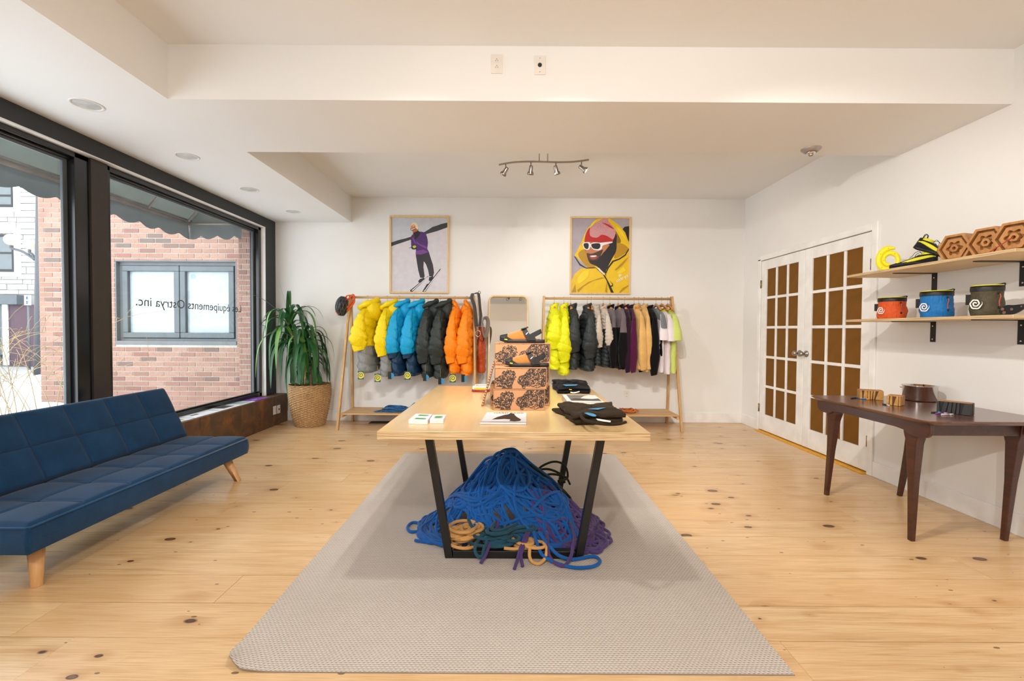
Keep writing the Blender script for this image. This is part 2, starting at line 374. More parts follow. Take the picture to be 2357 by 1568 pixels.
GREYM = mk('grey_aluminium', '5F666A', .5, .3); MORTAR = mk('mortar', 'B9B5AE', .95, bmp=.3); SNOW = mk('snow', 'F2F5F8', .6, var=.03, bmp=.3, bs=8, bd=.02)
PLYTOP = wood_mat('birch_ply_face', 'DDBD8A', 'D2AE78', 1, .28, .6, .35, False); PLYEDGE = ply_mat(); PLYSH = wood_mat('shelf_ply_face', 'EBD3AC', 'DFC091', 1, .5, .6, 0, False)
PLASTIC = mk('white_plastic', 'E8E2DA', .35); DARKP = mk('dark_slot', '191817', .6); CHROME = mk('satin_nickel', 'A29A92', .28, 1); STEEL = mk('polished_steel', 'D5D3D0', .12, 1)
BLACK = mk('black_satin', '0E0E0F', .45); BLACKST = mk('black_steel_tube', '141414', .38, var=.2, bmp=.1)
# ---------------------------------------------------------------- room shell
XL, XR, YB, YF, ZC, ZS = -3.10, 3.035, 5.98, -2.6, 2.93, 2.60
floor_ = struct(MB().box(XL-.02, XR+.3, YF, YB+.02, -.08, -.014).build('floor', DARKGAP))
random.seed(11)
y = 1.75-.226*19; k = 0
joints = {19: [-1.62], 18: [1.30], 17: [-.9, 2.1]}
while y < YB-.01:
    y1 = min(y+.226, YB); xs = [XL+.15]; x = XL+.15+random.uniform(.5, 2.4)
    while x < XR-.4: xs.append(x); x += random.uniform(1.3, 3.0)
    xs.append(XR)
    if y1 <= .9: xs = [XL+.15, XR]
    for a, b_ in zip(xs[:-1], xs[1:]):
        yy = y; 
        cx_, cy_ = (a+b_)/2, (yy+y1)/2; hz = random.uniform(-.0006, .0006)
        MB().box(a+.0008, b_-.0008, yy+.0019, y1-.0019, -.014, hz).build('plank', PINE, floor_, bev=.0005, loc=(cx_, cy_, -.007))
    y = y1; k += 1
ceiling = struct(MB().box(XL-.2, XR+.2, YF, YB+.1, ZC, ZC+.08).build('ceiling', CEIL))
struct(MB().box(-2.10, XR+.01, 2.80, 3.62, ZS, ZC+.01).build('ceiling_beam', CEIL))
struct(MB().box(XL-.2, -2.10, YF, YB+.01, ZS, ZC+.01).build('ceiling_soffit', CEIL))
struct(MB().box(XL-.2, XR+.2, YB, YB+.1, -.05, ZC).build('wall_back', WALL))
struct(MB().box(XL-.2, XR+.2, YF-.1, YF, -.05, ZC).build('wall_front', WALL))
DY0, DY1, DZ = 3.845, 5.556, 2.065
struct(MB().box(XR, XR+.12, YF, DY0, -.05, ZC).box(XR, XR+.12, DY1, YB, -.05, ZC).box(XR, XR+.12, DY0, DY1, DZ, ZC).box(XR+.12, XR+.14, DY0-.1, DY1+.1, -.05, DZ+.1).build('wall_right', WALL))
# left wall: solid below the ledge, above and around the windows
struct(MB().box(XL-.2, XL, YF, .9, .34, ZS).box(XL-.2, XL-.1, YF, YB, -.2, .33).build('wall_left', WALL))
bb = .128
struct(MB().box(-2.95, XR, YB-.014, YB, 0, bb).build('baseboard_back', WHITE, bev=.003))
struct(MB().box(XR-.014, XR, YF, DY0-.06, 0, bb).build('baseboard_right', WHITE, bev=.003))
struct(MB().box(XR-.014, XR, DY1+.06, YB-.014, 0, bb).build('baseboard_corner', WHITE, bev=.003))
struct(MB().box(XR-.018, XR, DY0-.058, DY0, 0, DZ+.065).box(XR-.018, XR, DY1, DY1+.055, 0, DZ+.02).box(XR-.018, XR, DY0, DY1+.055, DZ, DZ+.06).build('trim_1', WHITE, bev=.004))
struct(MB().box(XR-.055, XR+.02, DY0+.003, DY1-.003, 0, .009).build('trim_2', mk('yellow_threshold', 'E8A618', .4), bev=.002))
# ledge with slate tiles
LX = -2.95; LZ = .36
ledge = struct(MB().box(XL-.1, LX-.012, YF, YB, -.05, LZ-.012).build('trim_3', mk('ledge_core', '3B332D', .9)))
y = 1.02
while y < YB-.02:
    y1 = min(y+.328, YB)
    MB().box(LX-.012, LX, y+.0015, y1-.0015, .002, LZ).build('tile', SLATE, ledge, bev=.002, loc=(LX, (y+y1)/2, .18))
    MB().box(XL-.1, LX-.0125, y+.0015, y1-.0015, LZ-.012, LZ).build('tile', SLATE, ledge, bev=.002, loc=(LX-.15, (y+y1)/2, LZ-.006))
    y = y1
# ---------------------------------------------------------------- shop windows
struct(MB().box(XL-.2, XL, .9, YB, 2.48, ZS).box(XL-.2, XL, 5.74, YB-.001, LZ, 2.48).build('trim_4', FASCIA, bev=.004))
struct(MB().box(XL-.06, XL-.002, .9, 5.74, 2.470, 2.480).box(XL-.055, XL-.002, 5.728, 5.741, LZ, 2.47).build('trim_5', WHITE))
struct(MB().box(XL-.2, XL-.035, 3.41, 3.55, LZ, 2.468).build('trim_6', BROWNM, bev=.003))
def shop_window(n, y0, y1, near=.045, far=.08):
    r = sroot('window_%d' % n, (XL-.1, (y0+y1)/2, LZ))
    fx0, fx1 = XL-.13, XL-.052
    f = MB().box(fx0, fx1, y0, y1, 2.432, 2.470).box(fx0, fx1, y0, y1, LZ, LZ+.045).box(fx0, fx1, y0, y0+near, LZ, 2.47).box(fx0, fx1, y1-far, y1, LZ, 2.47)
    f.box(fx0+.02, fx1-.03, y0+near, y1-far, 2.415, 2.432).box(fx0+.02, fx1-.03, y0+near, y1-far, LZ+.045, LZ+.06)
    f.build('window_frame', BLACKM, r, bev=.004)
    g = MB().box(XL-.125, XL-.105, y1-far-.035, y1-far, LZ+.06, 2.415).box(XL-.125, XL-.105, y0+near, y1-far-.03, 2.395, 2.416)
    g.build('glazing_bead', GREYM, r, bev=.003)
    MB().add([(XL-.115, a, z) for a, z in ((y0+near, LZ+.06), (y1-far, LZ+.06), (y1-far, 2.416), (y0+near, 2.416))], [(0, 1, 2, 3)]).build('glass', GLASS, r)
    return r
w1 = shop_window(1, .9, 3.41, .05, .11); w2 = shop_window(2, 3.55, 5.735, .04, .06)
m_vinyl = mk('grey_frosted_vinyl', '596060', .6)
lt = text('lettering', 'Les équipements Ostrya inc.', .118, m_vinyl, frame((XL-.108, 4.64, 1.435), (0, -1, 0), (0, 0, 1)), w2, sx=1.12)
# ---------------------------------------------------------------- french doors
KPAPER = fabric_mat('brown_kraft_pane', '7A5220', .06, 300, .8, 0)
def door(n, y0, y1, knob_y, hinge_y):
    r = sroot('door_%d' % n, (XR+.0, (y0+y1)/2, 0)); g = .003; y0 += g; y1 -= g; z0, z1 = .018, DZ-.006; xf = XR-.004; xb = XR+.034
    st = .108; tr = .112; br = .195; mu = .030
    MB().box(xf, xb, y0, y0+st, z0, z1).box(xf, xb, y1-st, y1, z0, z1).box(xf, xb, y0+st, y1-st, z1-tr, z1).box(xf, xb, y0+st, y1-st, z0, z0+br).build('door_frame', WHITE, r, bev=.004)
    ya, yb, za, zb = y0+st, y1-st, z0+br, z1-tr; pw = (yb-ya-2*mu)/3; ph = (zb-za-4*mu)/5
    for i in range(1, 3): MB().box(xf+.004, xb-.006, ya+i*pw+(i-1)*mu, ya+i*(pw+mu), za, zb).build('muntin', WHITE, r, bev=.004)
    for j in range(1, 5): MB().box(xf+.005, xb-.007, ya, yb, za+j*ph+(j-1)*mu, za+j*(ph+mu)).build('muntin', WHITE, r, bev=.004)
    base = None
    for i in range(3):
        for j in range(5):
            c = (XR+.016, ya+i*(pw+mu)+pw/2, za+j*(ph+mu)+ph/2)
            if base is None: base = MB().box(XR+.012, XR+.018, c[1]-pw/2-.002, c[1]+pw/2+.002, c[2]-ph/2-.002, c[2]+ph/2+.002).build('pane', KPAPER, r, loc=c)
            else: link_copy(base, r, Vector(c)-world_loc(r))
    M = Matrix.Rotation(-pi/2, 3, 'Y')
    if knob_y is not None:
        MB().lathe([(.0, 0), (.033, 0), (.034, .006), (.030, .012), (.012, .016), (.011, .034), (.02, .042), (.028, .054), (.028, .064), (.02, .074), (.0, .078)], (xf, knob_y, .98), 24, M=M).build('knob', CHROME, r)
    for z in (.28, 1.78): MB().box(xf-.008, xf, hinge_y-.012, hinge_y+.012, z-.045, z+.045).cyl((xf-.008, hinge_y, z-.048), (xf-.008, hinge_y, z+.048), .006).build('hinge', mk('brass_hinge', '9A8A66', .35, 1), r)
dm = (DY0+DY1)/2+.03
door(1, DY0, dm, dm-.055, DY0+.004); door(2, dm, DY1, dm+.055, DY1-.004)
# ---------------------------------------------------------------- rug
rx0, rx1, ry0, ry1 = -1.035, 1.0, 1.57, 4.40
def rugz(a, b_):
    d = max(0, 1-sqrt((a/.10)**2+(b_/.07)**2)); return .006+.035*d*d+.0015*nz(a*7, b_*5)
def rp(i, j, top):
    a, b_ = i, j; x = rx0+(rx1-rx0)*a; yy = ry0+(ry1-ry0)*b_; z = rugz(a, b_)
    rc = max(0, 1-sqrt((a/.04)**2+(b_/.03)**2)); x += .03*rc; yy += .03*rc
    return (x, yy, z if top else z-.0055)
m = MB(); m.grid(70, 90, lambda i, j: rp(i, j, True)); m.grid(70, 90, lambda i, j: rp(i, 1-j, False)) 
def edge(fn, n=80):
    m.add([p for t in range(n+1) for p in (fn(t/n, True), fn(t/n, False))], [(2*t, 2*t+1, 2*t+3, 2*t+2) for t in range(n)], 1, False)
edge(lambda t, q: rp(t, 0, q)); edge(lambda t, q: rp(0, t, q)); edge(lambda t, q: rp(1, t, q)); edge(lambda t, q: rp(t, 1, q))
tag(m.build('rug', [RUG, mk('rug_edge_binding', '8F857B', .95)]), 'large grey-beige flatweave rug under the plywood table', 'rug')

# ---------------------------------------------------------------- outside the windows
GZ = -.12
def gheight(x, y):
    d = -3.3-x
    return GZ + .28*max(0, 1-abs(y-3.6)/3.4)*max(0, min(1, (4.2-d)/2.5)) + .05*nz(x, y, 0, .9)
m = MB(); m.grid(40, 50, lambda i, j: (-3.31-12*i, -1+11*j, gheight(-3.31-12*i, -1+11*j)))
tag(m.build('ground_snow', SNOW), kind='structure')
tag(MB().box(-60, -3.4, 9.0, 60, GZ-.3, GZ-.06).build('street_pavement', mk('wet_asphalt', '9A9C9E', .7, var=.1, bmp=.2)), kind='structure')
m = MB().ball((-6.0, 5.7, .05), .7, .25, .22, 16, fn=lambda d: 1+.15*nz(d.x*2, d.y*2, d.z*2)).ball((-9.3, 9.6, -.1), 1.5, .6, .35, 16, fn=lambda d: 1+.2*nz(d.x*2, d.y*2, d.z*2))
tag(m.build('snow', SNOW), 'white snow heaped against the brick wall outside', 'snow', kind='stuff')
# brick building, its wall facing the camera just beyond the shop
BY = 6.2
bld = thing('brick_building', 'salmon brick building beside the shop with a grey double window', 'building', (-4.8, BY, GZ))
WX0, WX1, WZ0, WZ1 = -5.39, -3.745, 1.01, 2.115
MB().box(-6.42, WX0, BY-.005, BY+.3, GZ-.2, 4.2).box(WX1, -3.31, BY-.005, BY+.3, GZ-.2, 4.2).box(WX0, WX1, BY-.005, BY+.3, GZ-.2, WZ0).box(WX0, WX1, BY-.005, BY+.3, WZ1, 4.2).box(WX0, WX1, BY+.2, BY+.3, WZ0, WZ1)\
    .box(-3.47, -3.31, 5.795, BY+.02, GZ-.2, 3.2).build('wall_backing', MORTAR, bld)
bl, bh, gp = .2035, .0565, .0105
proto = MB().box(-bl/2, bl/2, -.012, .012, -bh/2, bh/2).build('brick', BRICK, bld, bev=.0025, local=True); proto.location = (0, 0, -.5)
half = MB().box(-bl/4, bl/4, -.012, .012, -bh/2, bh/2).build('brick', BRICK, bld, bev=.0025, local=True); half.location = (.3, 0, -.5)
soldier = None
rest = MB(); cnt = 0; random.seed(5); bo = world_loc(bld)
cand = []
for r_ in range(64):
    z = GZ+.03+r_*(bh+gp); off = (bl+gp)/2 if r_ % 2 else 0
    x = -3.455-bl/2-off
    if off: cand.append((-3.455-bl/4+.002, z, half, BY))
    while x > -6.42+bl/2:
        if WZ0-.03 < z < WZ1+.02 and x+bl/2 > WX0-.004 and x-bl/2 < WX1+.004:
            if z+bh/2 > WZ1+.015: rest.box(max(x-bl/2, WX0-.0), min(x+bl/2, WX1), BY-.012, BY+.012, WZ1+.010, z+bh/2)
            if x-bl/2 < WX0-.012: rest.box(x-bl/2, WX0-.006, BY-.012, BY+.012, z-bh/2, z+bh/2)
            if x+bl/2 > WX1+.012: rest.box(WX1+.006, x+bl/2, BY-.012, BY+.012, z-bh/2, z+bh/2)
        else: cand.append((x, z, proto, BY))
        x -= bl+gp
    rest.box(-6.418, x+bl/2, BY-.012, BY+.012, z-bh/2, z+bh/2) if x+bl/2 > -6.39 else None
    cand.append((-3.375 if r_ % 2 else -3.42, z, half, 5.80)); rest.box(*((-3.47, -3.437) if r_ % 2 else (-3.36, -3.31)), 5.788, 5.812, z-bh/2, z+bh/2)
for x, z, p, yy in cand:
    d = ((x, z))
    vis = ((-6.4 < x < -5.95) or (-5.5 < x < -3.3)) and .35 < z < 2.72 and not (yy > 6 and z > 2.5 and x > -5)
    if vis and cnt < 296 and z < 2.75:
        link_copy(p, bld, Vector((x, yy, z))-bo); cnt += 1
    else:
        q = bl/2 if p is proto else bl/4; rest.box(x-q, x+q, yy-.012, yy+.012, z-bh/2, z+bh/2)
bpy.data.objects.remove(proto); bpy.data.objects.remove(half)
rest.build('brickwork', mk('plain_brick', '9C7869', .9, var=.2, vs_=3, bmp=.3), bld, kind='stuff')
fw = MB(); 
def rectframe(mb, x0, x1, z0, z1, t, y0, y1, mat=None):
    return mb.box(x0, x1, y0, y1, z1-t, z1, mat).box(x0, x1, y0, y1, z0, z0+t, mat).box(x0, x0+t, y0, y1, z0+t, z1-t, mat).box(x1-t, x1, y0, y1, z0+t, z1-t, mat)
wf = rectframe(rectframe(fw, WX0, WX1, WZ0, WZ1, .055, BY+.05, BY+.12), WX0-.006, WX1+.006, WZ0-.006, WZ1+.012, .02, BY-.010, BY+.06).box(WX0-.0, WX1+.0, BY-.02, BY+.1, WZ0-.03, WZ0+.02).build('window_frame', mk('grey_window_paint', '6B6F72', .5), bld, bev=.006)
wm = (WX0+WX1)/2+.02; BL = mk('pale_blind', 'E9F2F2', .7, var=.04); PG = mk('reflective_pane', 'A9B5B8', .12, spec=.6, var=.12, vs_=1.5, stretch=(1, 1, 6))
for a, b_ in ((WX0+.055, wm), (wm, WX1-.055)):
    rectframe(MB(), a+.004, b_-.004, WZ0+.06, WZ1-.058, .075, BY+.03, BY+.09).build('sash', GREYM, wf, bev=.008)
    MB().box(a+.07, b_-.07, BY+.075, BY+.08, WZ0+.12, WZ1-.12).build('pane', PG, wf)
MB().cyl((wm+.16, BY+.073, WZ1-.20), (wm+.16, BY+.0745, WZ1-.20), .035, n=20).build('sticker', mk('blue_sticker', '8FA3D6', .5), wf)
# awning
AX0, AX1, AZ0, AZ1, AY = -3.30, -3.93, 3.25, 2.47, 5.55
CAN = thin_mat('grey_green_canvas', '70766F', .2); VAL = thin_mat('grey_valance_canvas', '6C7170', .15)
aw = thing('awning', 'grey-green canvas awning with scalloped valance over the shop windows', 'awning', (-3.6, 3, 2.5))
m = MB(); m.grid(6, 30, lambda i, j: (AX0+(AX1-AX0)*i, 0.0+AY*j, AZ0+(AZ1-AZ0)*i-.02*sin(pi*i)))
m.poly([(AX0, AY, AZ0), (AX1, AY, AZ1), (AX0, AY, AZ1)]); m.build('canopy', CAN, aw)
m = MB(); n = 230
def scal(t, per): q = (t/per) % 1; return -.185+.045*(1-abs(sin(pi*q)))**1.0
V = [];
for i in range(n+1):
    yy = AY*i/n; V += [(AX1, yy, AZ1+.01), (AX1-.01*sin(yy*9), yy, AZ1-.06), (AX1+.012*sin(yy*7), yy, AZ1+scal(yy+.12, .29))]
m.add(V, [(3*i+a, 3*i+a+3, 3*i+a+4, 3*i+a+1) for i in range(n) for a in (0, 1)], 0, True); m.build('valance', VAL, aw)
m = MB(); V = []; n = 60
for i in range(n+1):
    x = AX1+(AX0+.02-AX1)*i/n; V += [(x, AY, AZ1+.01), (x, AY+.012*sin(x*14), AZ1-.07), (x, AY-.014*sin(x*17+1), AZ1+scal(x-AX1+.06, .205))]
m.add(V, [(3*i+a, 3*i+a+3, 3*i+a+4, 3*i+a+1) for i in range(n) for a in (0, 1)], 0, True); m.build('valance', VAL, aw)
RUST = mk('weathered_rail', '8B7E74', .7, .3, var=.3, bmp=.3)
MB().cyl((AX1+.02, .0, AZ1), (AX1+.02, AY, AZ1), .017).cyl((AX1+.03, .0, AZ1+.035), (AX1+.03, AY, AZ1+.035), .010).cyl((AX1+.02, AY-.01, AZ1), (AX0, AY-.01, AZ1), .014).build('rail', RUST, aw)
for yy in (.9, 2.2, 3.1, 4.0, 4.9, 5.5):
    MB().cyl((AX1+.03, yy, AZ1+.02), (AX0+.01, yy, AZ0-.04), .011).build('rib', RUST, aw)
MB().cyl((AX1+.03, 3.1, AZ1+.02), (AX0, 3.1, AZ1+.12), .013).build('brace', RUST, aw)
# pale stone building across the street
SY = 16.0
def sxz(u, v, Y=SY): p = PY(u, v, Y); return p.x, p.z
st_ = thing('stone_building', 'pale stone building across the street with dark shopfront', 'building', (-17, SY, GZ))
STONE = mk('pale_limestone', 'B4B3B1', .9, var=.12, vs_=3, bmp=.4, bs=9, bd=.03)
MB().box(-26, -13, SY, SY+3, GZ-.1, 9).build('facade', mk('pale_mortar', '8F8F8E', .9), st_)
m = MB(); random.seed(3)
z = 2.35
while z < 8.5:
    h_ = random.choice((.16, .2, .24)); x = -21.0
    while x < -13.2:
        w_ = random.uniform(.3, .75); d_ = random.uniform(.02, .06); m.box(x+.01, x+w_-.01, SY-d_, SY+.02, z+.01, z+h_-.01); x += w_
    z += h_
m.build('stonework', STONE, st_, kind='stuff')
DG = mk('dark_window_glass', '5C6468', .15, spec=.6)
for (u0, v0, u1, v1) in ((-60, 425, 38, 478), (-60, 540, 40, 626)):
    x0, z1 = sxz(u0, v0); x1, z0 = sxz(u1, v1)
    f = rectframe(MB(), x0-.15, x1+.18, z0-.18, z1+.2, .16, SY-.12, SY-.03).build('window_surround', WHITE, st_)
    rectframe(MB(), x0, x1, z0, z1, .08, SY-.10, SY-.02).build('sash', BLACK, f); MB().box(x0, x1, SY-.07, SY-.065, z0, z1).box(x0, x1, SY-.09, SY-.06, (z0+z1)/2-.03, (z0+z1)/2+.03, 1).build('pane', [DG, BLACK], f)
x1, z1 = sxz(63, 681); _, z0 = sxz(63, 702); MB().box(-22, x1, SY-.35, SY, z0, z1).build('fascia', mk('slate_fascia', '5A6066', .6), st_)
x0, zz0 = sxz(22, 835); x1, zz1 = sxz(98, 700)
MB().box(x0, x1+.8, SY-.12, SY-.05, GZ, z0).build('shop_door', mk('plum_door', '4A3440', .5), st_)
MB().box(-22, x0, SY-.1, SY-.05, GZ+.35, z0).build('shop_window', DG, st_)
for u in (0, 24): xx, _ = sxz(u, 800); MB().box(xx-.09, xx+.09, SY-.16, SY-.08, GZ, z0).build('pilaster', WHITE, st_)
x0, z1 = sxz(63, 680); x1, z0 = sxz(78, 703); sg = thing('street_sign', 'small white and blue street sign beside the lamp post', 'sign', (x0, SY-1.2, z0))
m = MB().box(x0*.93, x1*.93, SY-1.22, SY-1.2, 1.21+(z0-1.21)*.93, 1.21+(z1-1.21)*.93); m.build('plate', WHITE, sg)
xm = x0*.93+.09; zl = 1.21+(z0-1.21)*.93; zh = 1.21+(z1-1.21)*.93; MB().box(xm-.03, xm+.03, SY-1.225, SY-1.219, zl+.56*(zh-zl), zl+.88*(zh-zl)).box(xm-.03, xm+.03, SY-1.225, SY-1.219, zl+.12*(zh-zl), zl+.44*(zh-zl)).build('symbol', mk('sign_blue', '3558B0', .5), sg)
MB().cyl((xm, SY-1.18, GZ-.1), (xm, SY-1.18, 1.21+(z1-1.21)*.93), .03).build('post', GREYM, sg)
# street lamp
LY = 11.0; pt = PY(83, 700, LY); top = PY(90, 470, LY); lamp = thing('street_lamp', 'dark street lamp with two round globes outside the window', 'lamp', (pt.x, LY, GZ-.1))
MB().cyl((pt.x, LY, GZ-.1), (top.x, LY, top.z+.6), .075, .05).build('pole', mk('lamp_post_grey', '4A4E52', .5), lamp)
a0 = PY(80, 598, LY)
for u, v, r_ in ((26, 552, .13), (68, 563, .11)):
    g = PY(u, v, LY); MB().tube(catmull([a0, (a0+g)/2+Vector((0, 0, -.05)), g+Vector((0, 0, -.2)), g+Vector((0, 0, -.12))], 5), .03).build('arm', mk('lamp_post_grey', '4A4E52', .5), lamp)
    MB().ball(g, r_*1.05, n=20).build('globe', mk('cream_globe', 'F1D9B4', .3), lamp)
# bare bush
bush = thing('bare_bush', 'leafless bush with thin tan twigs outside the window', 'bush', (-5.3, 4.9, GZ))
TW = mk('tan_twig', 'A08C68', .8, var=.25, rnd=True); random.seed(8)
for i in range(46):
    bx, by = -5.7+random.uniform(-.7, .7), 5.0+random.uniform(-.5, .5); d = random.choice((-1, -1, 1))*random.uniform(.3, 1.5); h_ = random.uniform(.7, 1.55); c_ = random.uniform(-.4, .4)
    P = [(bx, by, GZ), (bx+d*.18, by+c_*.2, GZ+h_*.5), (bx+d*.5, by+c_*.5, GZ+h_*.9), (bx+d, by+c_, GZ+h_*(1.0 if i % 3 else .8))]
    q = MB().tube(catmull(P, 5), lambda t: .0055*(1-.75*t), 5)
    for s_ in range(5):
        t = random.uniform(.35, .95); a = catmull(P, 8); p = a[int(t*(len(a)-1))]; e = p+Vector((random.uniform(-.3, .3), random.uniform(-.2, .2), random.uniform(.0, .3))); q.tube([p, (p+e)/2+Vector((0, 0, .03)), e], .0022, 4)
        q.ball(e, .005, n=6)
    q.build('branch', TW, bush)

# ---------------------------------------------------------------- sofa
SF = fabric_mat('navy_teal_upholstery', '15395A', .16, 260, .85, .12); SEAM = mk('dark_seam_cord', '10283E', .8); PIPE = fabric_mat('blue_piping', '1B4A72', .1, 300, .8, .3)
LEGW = wood_mat('beech_leg', 'D9A974', 'BC8750', 2, .45, 1.2)
sofa = thing('futon_sofa', 'blue tufted click-clack sofa with round wooden legs by the window', 'sofa', (-2.4, 2.8, 0))
SX, ST, SB, SY0, SY1 = -2.125, .335, .205, 1.98, 3.645
def pillowgrid(m, O, ea, eb, n, la, lb, ca, cb, amp, T, rnd=.02, na=96, nb=44):
    """cushion slab: front face tufted in ca x cb cells, edges rounded, thickness T along -n"""
    O, ea, eb, n = Vector(O), Vector(ea), Vector(eb), Vector(n)
    def h(a, b_):
        ga = abs(sin(pi*a*ca)); gb = abs(sin(pi*b_*cb)); q = min(1, ga*2.2)**.55*min(1, gb*2.2)**.55
        e = min(min(a, 1-a)*la, min(b_, 1-b_)*lb)/rnd; q2 = sqrt(max(0, 1-(1-min(1, e))**2))
        return amp*(ga*gb)**.33 + rnd*.6*(q2-1)
    m.grid(na, nb, lambda a, b_: O+ea*la*a+eb*lb*b_+n*h(a, b_))
    m.grid(na, nb, lambda a, b_: O+ea*la*a+eb*lb*(1-b_)-n*T)
    h0 = -rnd*.6; q = rnd*.25
    rim = [(i/na, 0) for i in range(na)]+[(1, j/nb) for j in range(nb)]+[(1-i/na, 1) for i in range(na)]+[(0, 1-j/nb) for j in range(nb)]
    rings = []
    for t in range(5):
        bul = .008*sin(pi*t/4)
        rings.append([O+ea*la*a+eb*lb*b_+n*(h(a, b_)*(1-t/4)-T*t/4)+(ea*((a > .999)-(a < .001))+eb*((b_ > .999)-(b_ < .001)))*bul for a, b_ in rim])
    m.loft(rings, False, True)
    return h
seatD = .50
m = MB(); m.sm = True
hs = pillowgrid(m, (SX, SY0, ST), (0, 1, 0), (-1, 0, 0), (0, 0, 1), SY1-SY0, seatD, 6, 2, .016, ST-SB)
m.build('seat', SF, sofa)
bv = Vector((-.19, 0, .385)).normalized(); bn = Vector((bv.z, 0, -bv.x)); bo_ = Vector((-2.60, SY0, .352)); bL = .425
m = MB(); m.sm = True
hb = pillowgrid(m, bo_, (0, 1, 0), bv, bn, SY1-SY0, bL, 6, 2, .016, .10, .03)
m.build('backrest', SF, sofa)
# seams pressed into the tufting, piping along the edges
def seams(O, ea, eb, n, la, lb, h, ca, cb, name):
    O, ea, eb, n = Vector(O), Vector(ea), Vector(eb), Vector(n); m = MB()
    for i in range(1, ca):
        bow = .012
        m.tube([O+ea*la*(i/ca)+ea*bow*sin(2*pi*t/24)*0+eb*lb*t/24+n*(h(i/ca, t/24)+.001) for t in range(1, 24)], .0026, 5)
    for j in range(1, cb): m.tube([O+ea*la*t/60+eb*lb*j/cb+n*(h(t/60, j/cb)+.001) for t in range(1, 60)], .0026, 5)
    m.build(name, SEAM, sofa)
seams((SX, SY0, ST), (0, 1, 0), (-1, 0, 0), (0, 0, 1), SY1-SY0, seatD, hs, 6, 2, 'seam'); seams(bo_, (0, 1, 0), bv, bn, SY1-SY0, bL, hb, 6, 2, 'seam')
zt = ST-.010; m = MB().tube([(SX-seatD, SY0, zt), (SX-.01, SY0, zt), (SX+.003, SY0+.01, zt), (SX+.003, SY1-.01, zt), (SX-.01, SY1, zt), (SX-seatD, SY1, zt)], .005, 6); m.build('piping', PIPE, sofa)
e0 = bo_+bn*-.016; e1 = Vector((0, SY1-SY0, 0)); m = MB().tube([e0, e0+bv*(bL-.03), e0+bv*(bL-.005)+Vector((0, .02, 0)), e0+bv*(bL-.005)+e1-Vector((0, .02, 0)), e0+bv*(bL-.03)+e1, e0+e1], .005, 6); m.build('piping', PIPE, sofa)
for x, y, dx, dy in ((-2.215, 2.10, .0, -.0), (-2.215, 3.50, .045, .085), (-2.72, 2.10, -.04, 0), (-2.72, 3.50, -.04, .08)):
    MB().tube([(x+dx, y+dy, 0), (x+dx, y+dy, .003), (x, y, SB+.005)], lambda t: .022 if t < .6 else .034, 20).build('leg', LEGW, sofa)
for x, y in ((-2.3, 2.2), (-2.3, 3.4)): MB().box(x-.34, x+.1, y-.03, y+.03, SB-.02, SB+.01).build('rail', BLACK, sofa)
# ---------------------------------------------------------------- central table
TX0, TX1, TY0, TY1, TZ = -.605, .625, 2.035, 3.70, .75
tab = thing('display_table', 'plywood display table on black trapezoid steel legs in the middle of the room', 'table', (0, 2.87, 0))
t1 = MB().box(TX0, TX1, TY0, TY1, TZ-.003, TZ).build('tabletop', PLYTOP, tab, bev=.0015)
MB().box(TX0+.0005, TX1-.0005, TY0+.0005, TY1-.0005, TZ-.036, TZ-.0032).build('tabletop_core', PLYEDGE, tab, label='layered plywood edge')
ZU = TZ-.0365; s = .0205
for yc, n_ in ((2.385, 0), (3.38, 1)):
    a, b_ = (-.325, -.445), (.360, .482)
    for xb, xt in (a, b_):
        MB().prism([(xb-s, yc-s, .006), (xb+s, yc-s, .006), (xb+s, yc+s, .006), (xb-s, yc+s, .006)], (xt-xb, 0, ZU-.011)).build('leg', BLACKST, tab, bev=.003)
    MB().box(a[0]+s, b_[0]-s, yc-s, yc+s, .006, .006+2*s).build('foot_rail', BLACKST, tab, bev=.003)
    MB().box(a[1]-.02, b_[1]+.02, yc-.03, yc+.03, ZU-.006, ZU).build('top_plate', BLACKST, tab)
# ---------------------------------------------------------------- walnut table
WN = wood_mat('dark_walnut', '4C2214', '2C110A', 1, .32, 1.0, .35, False); WNT = wood_mat('walnut_top_veneer', '6A3E2C', '4A281C', 1, .25, 1.0, .5, False)
wt = thing('walnut_table', 'dark walnut mid-century table with splayed tapered legs against the wall', 'table', (2.6, 2.93, 0))
wx0, wx1, wy0, wy1, wz = 2.235, 2.985, 2.43, 3.42, .73
def outline(e, z):
    P = []
    for (x, y, dx, dy) in ((wx0, wy0, 1, 1), (wx1, wy0, -1, 1), (wx1, wy1, -1, -1), (wx0, wy1, 1, -1)):
        c_ = .05
        p = [(x+dx*e, y+dy*(c_+e*.5), z), (x+dx*(e+c_*.25), y+dy*(e+c_*.25), z), (x+dx*(c_*1.6+e*.5), y+dy*e, z)]
        P += p if (dx*dy > 0) else p[::-1]
    return P
m = MB(); m.loft([outline(.022, wz-.024), outline(.004, wz-.010), outline(0, wz-.005), outline(.002, wz)], True, True, 0, False); m.build('tabletop', WNT, wt, bev=.001)
ah0, ah1 = wz-.105, wz-.024
def apron(p, q, rnd):
    """rail with scrolled ends between points p,q (xy)"""
    p, q = Vector((*p, 0)), Vector((*q, 0)); d = (q-p).normalized(); t = d.cross(Vector((0, 0, 1)))*.012; Lp = (q-p).length
    prof = [(0, ah1), (0, ah1-.035)]+[(.055*(1-cos(a*pi/2/5)), ah1-.035-(.05)*sin(a*pi/2/5)) for a in range(1, 6)]+[(.13, ah0-.003), (.17, ah0+.018), (.23, ah0+.024)]
    prof2 = [(Lp-a, z) for a, z in prof[::-1]]
    return [p+d*a+Vector((0, 0, z))-t for a, z in prof+prof2], t*2
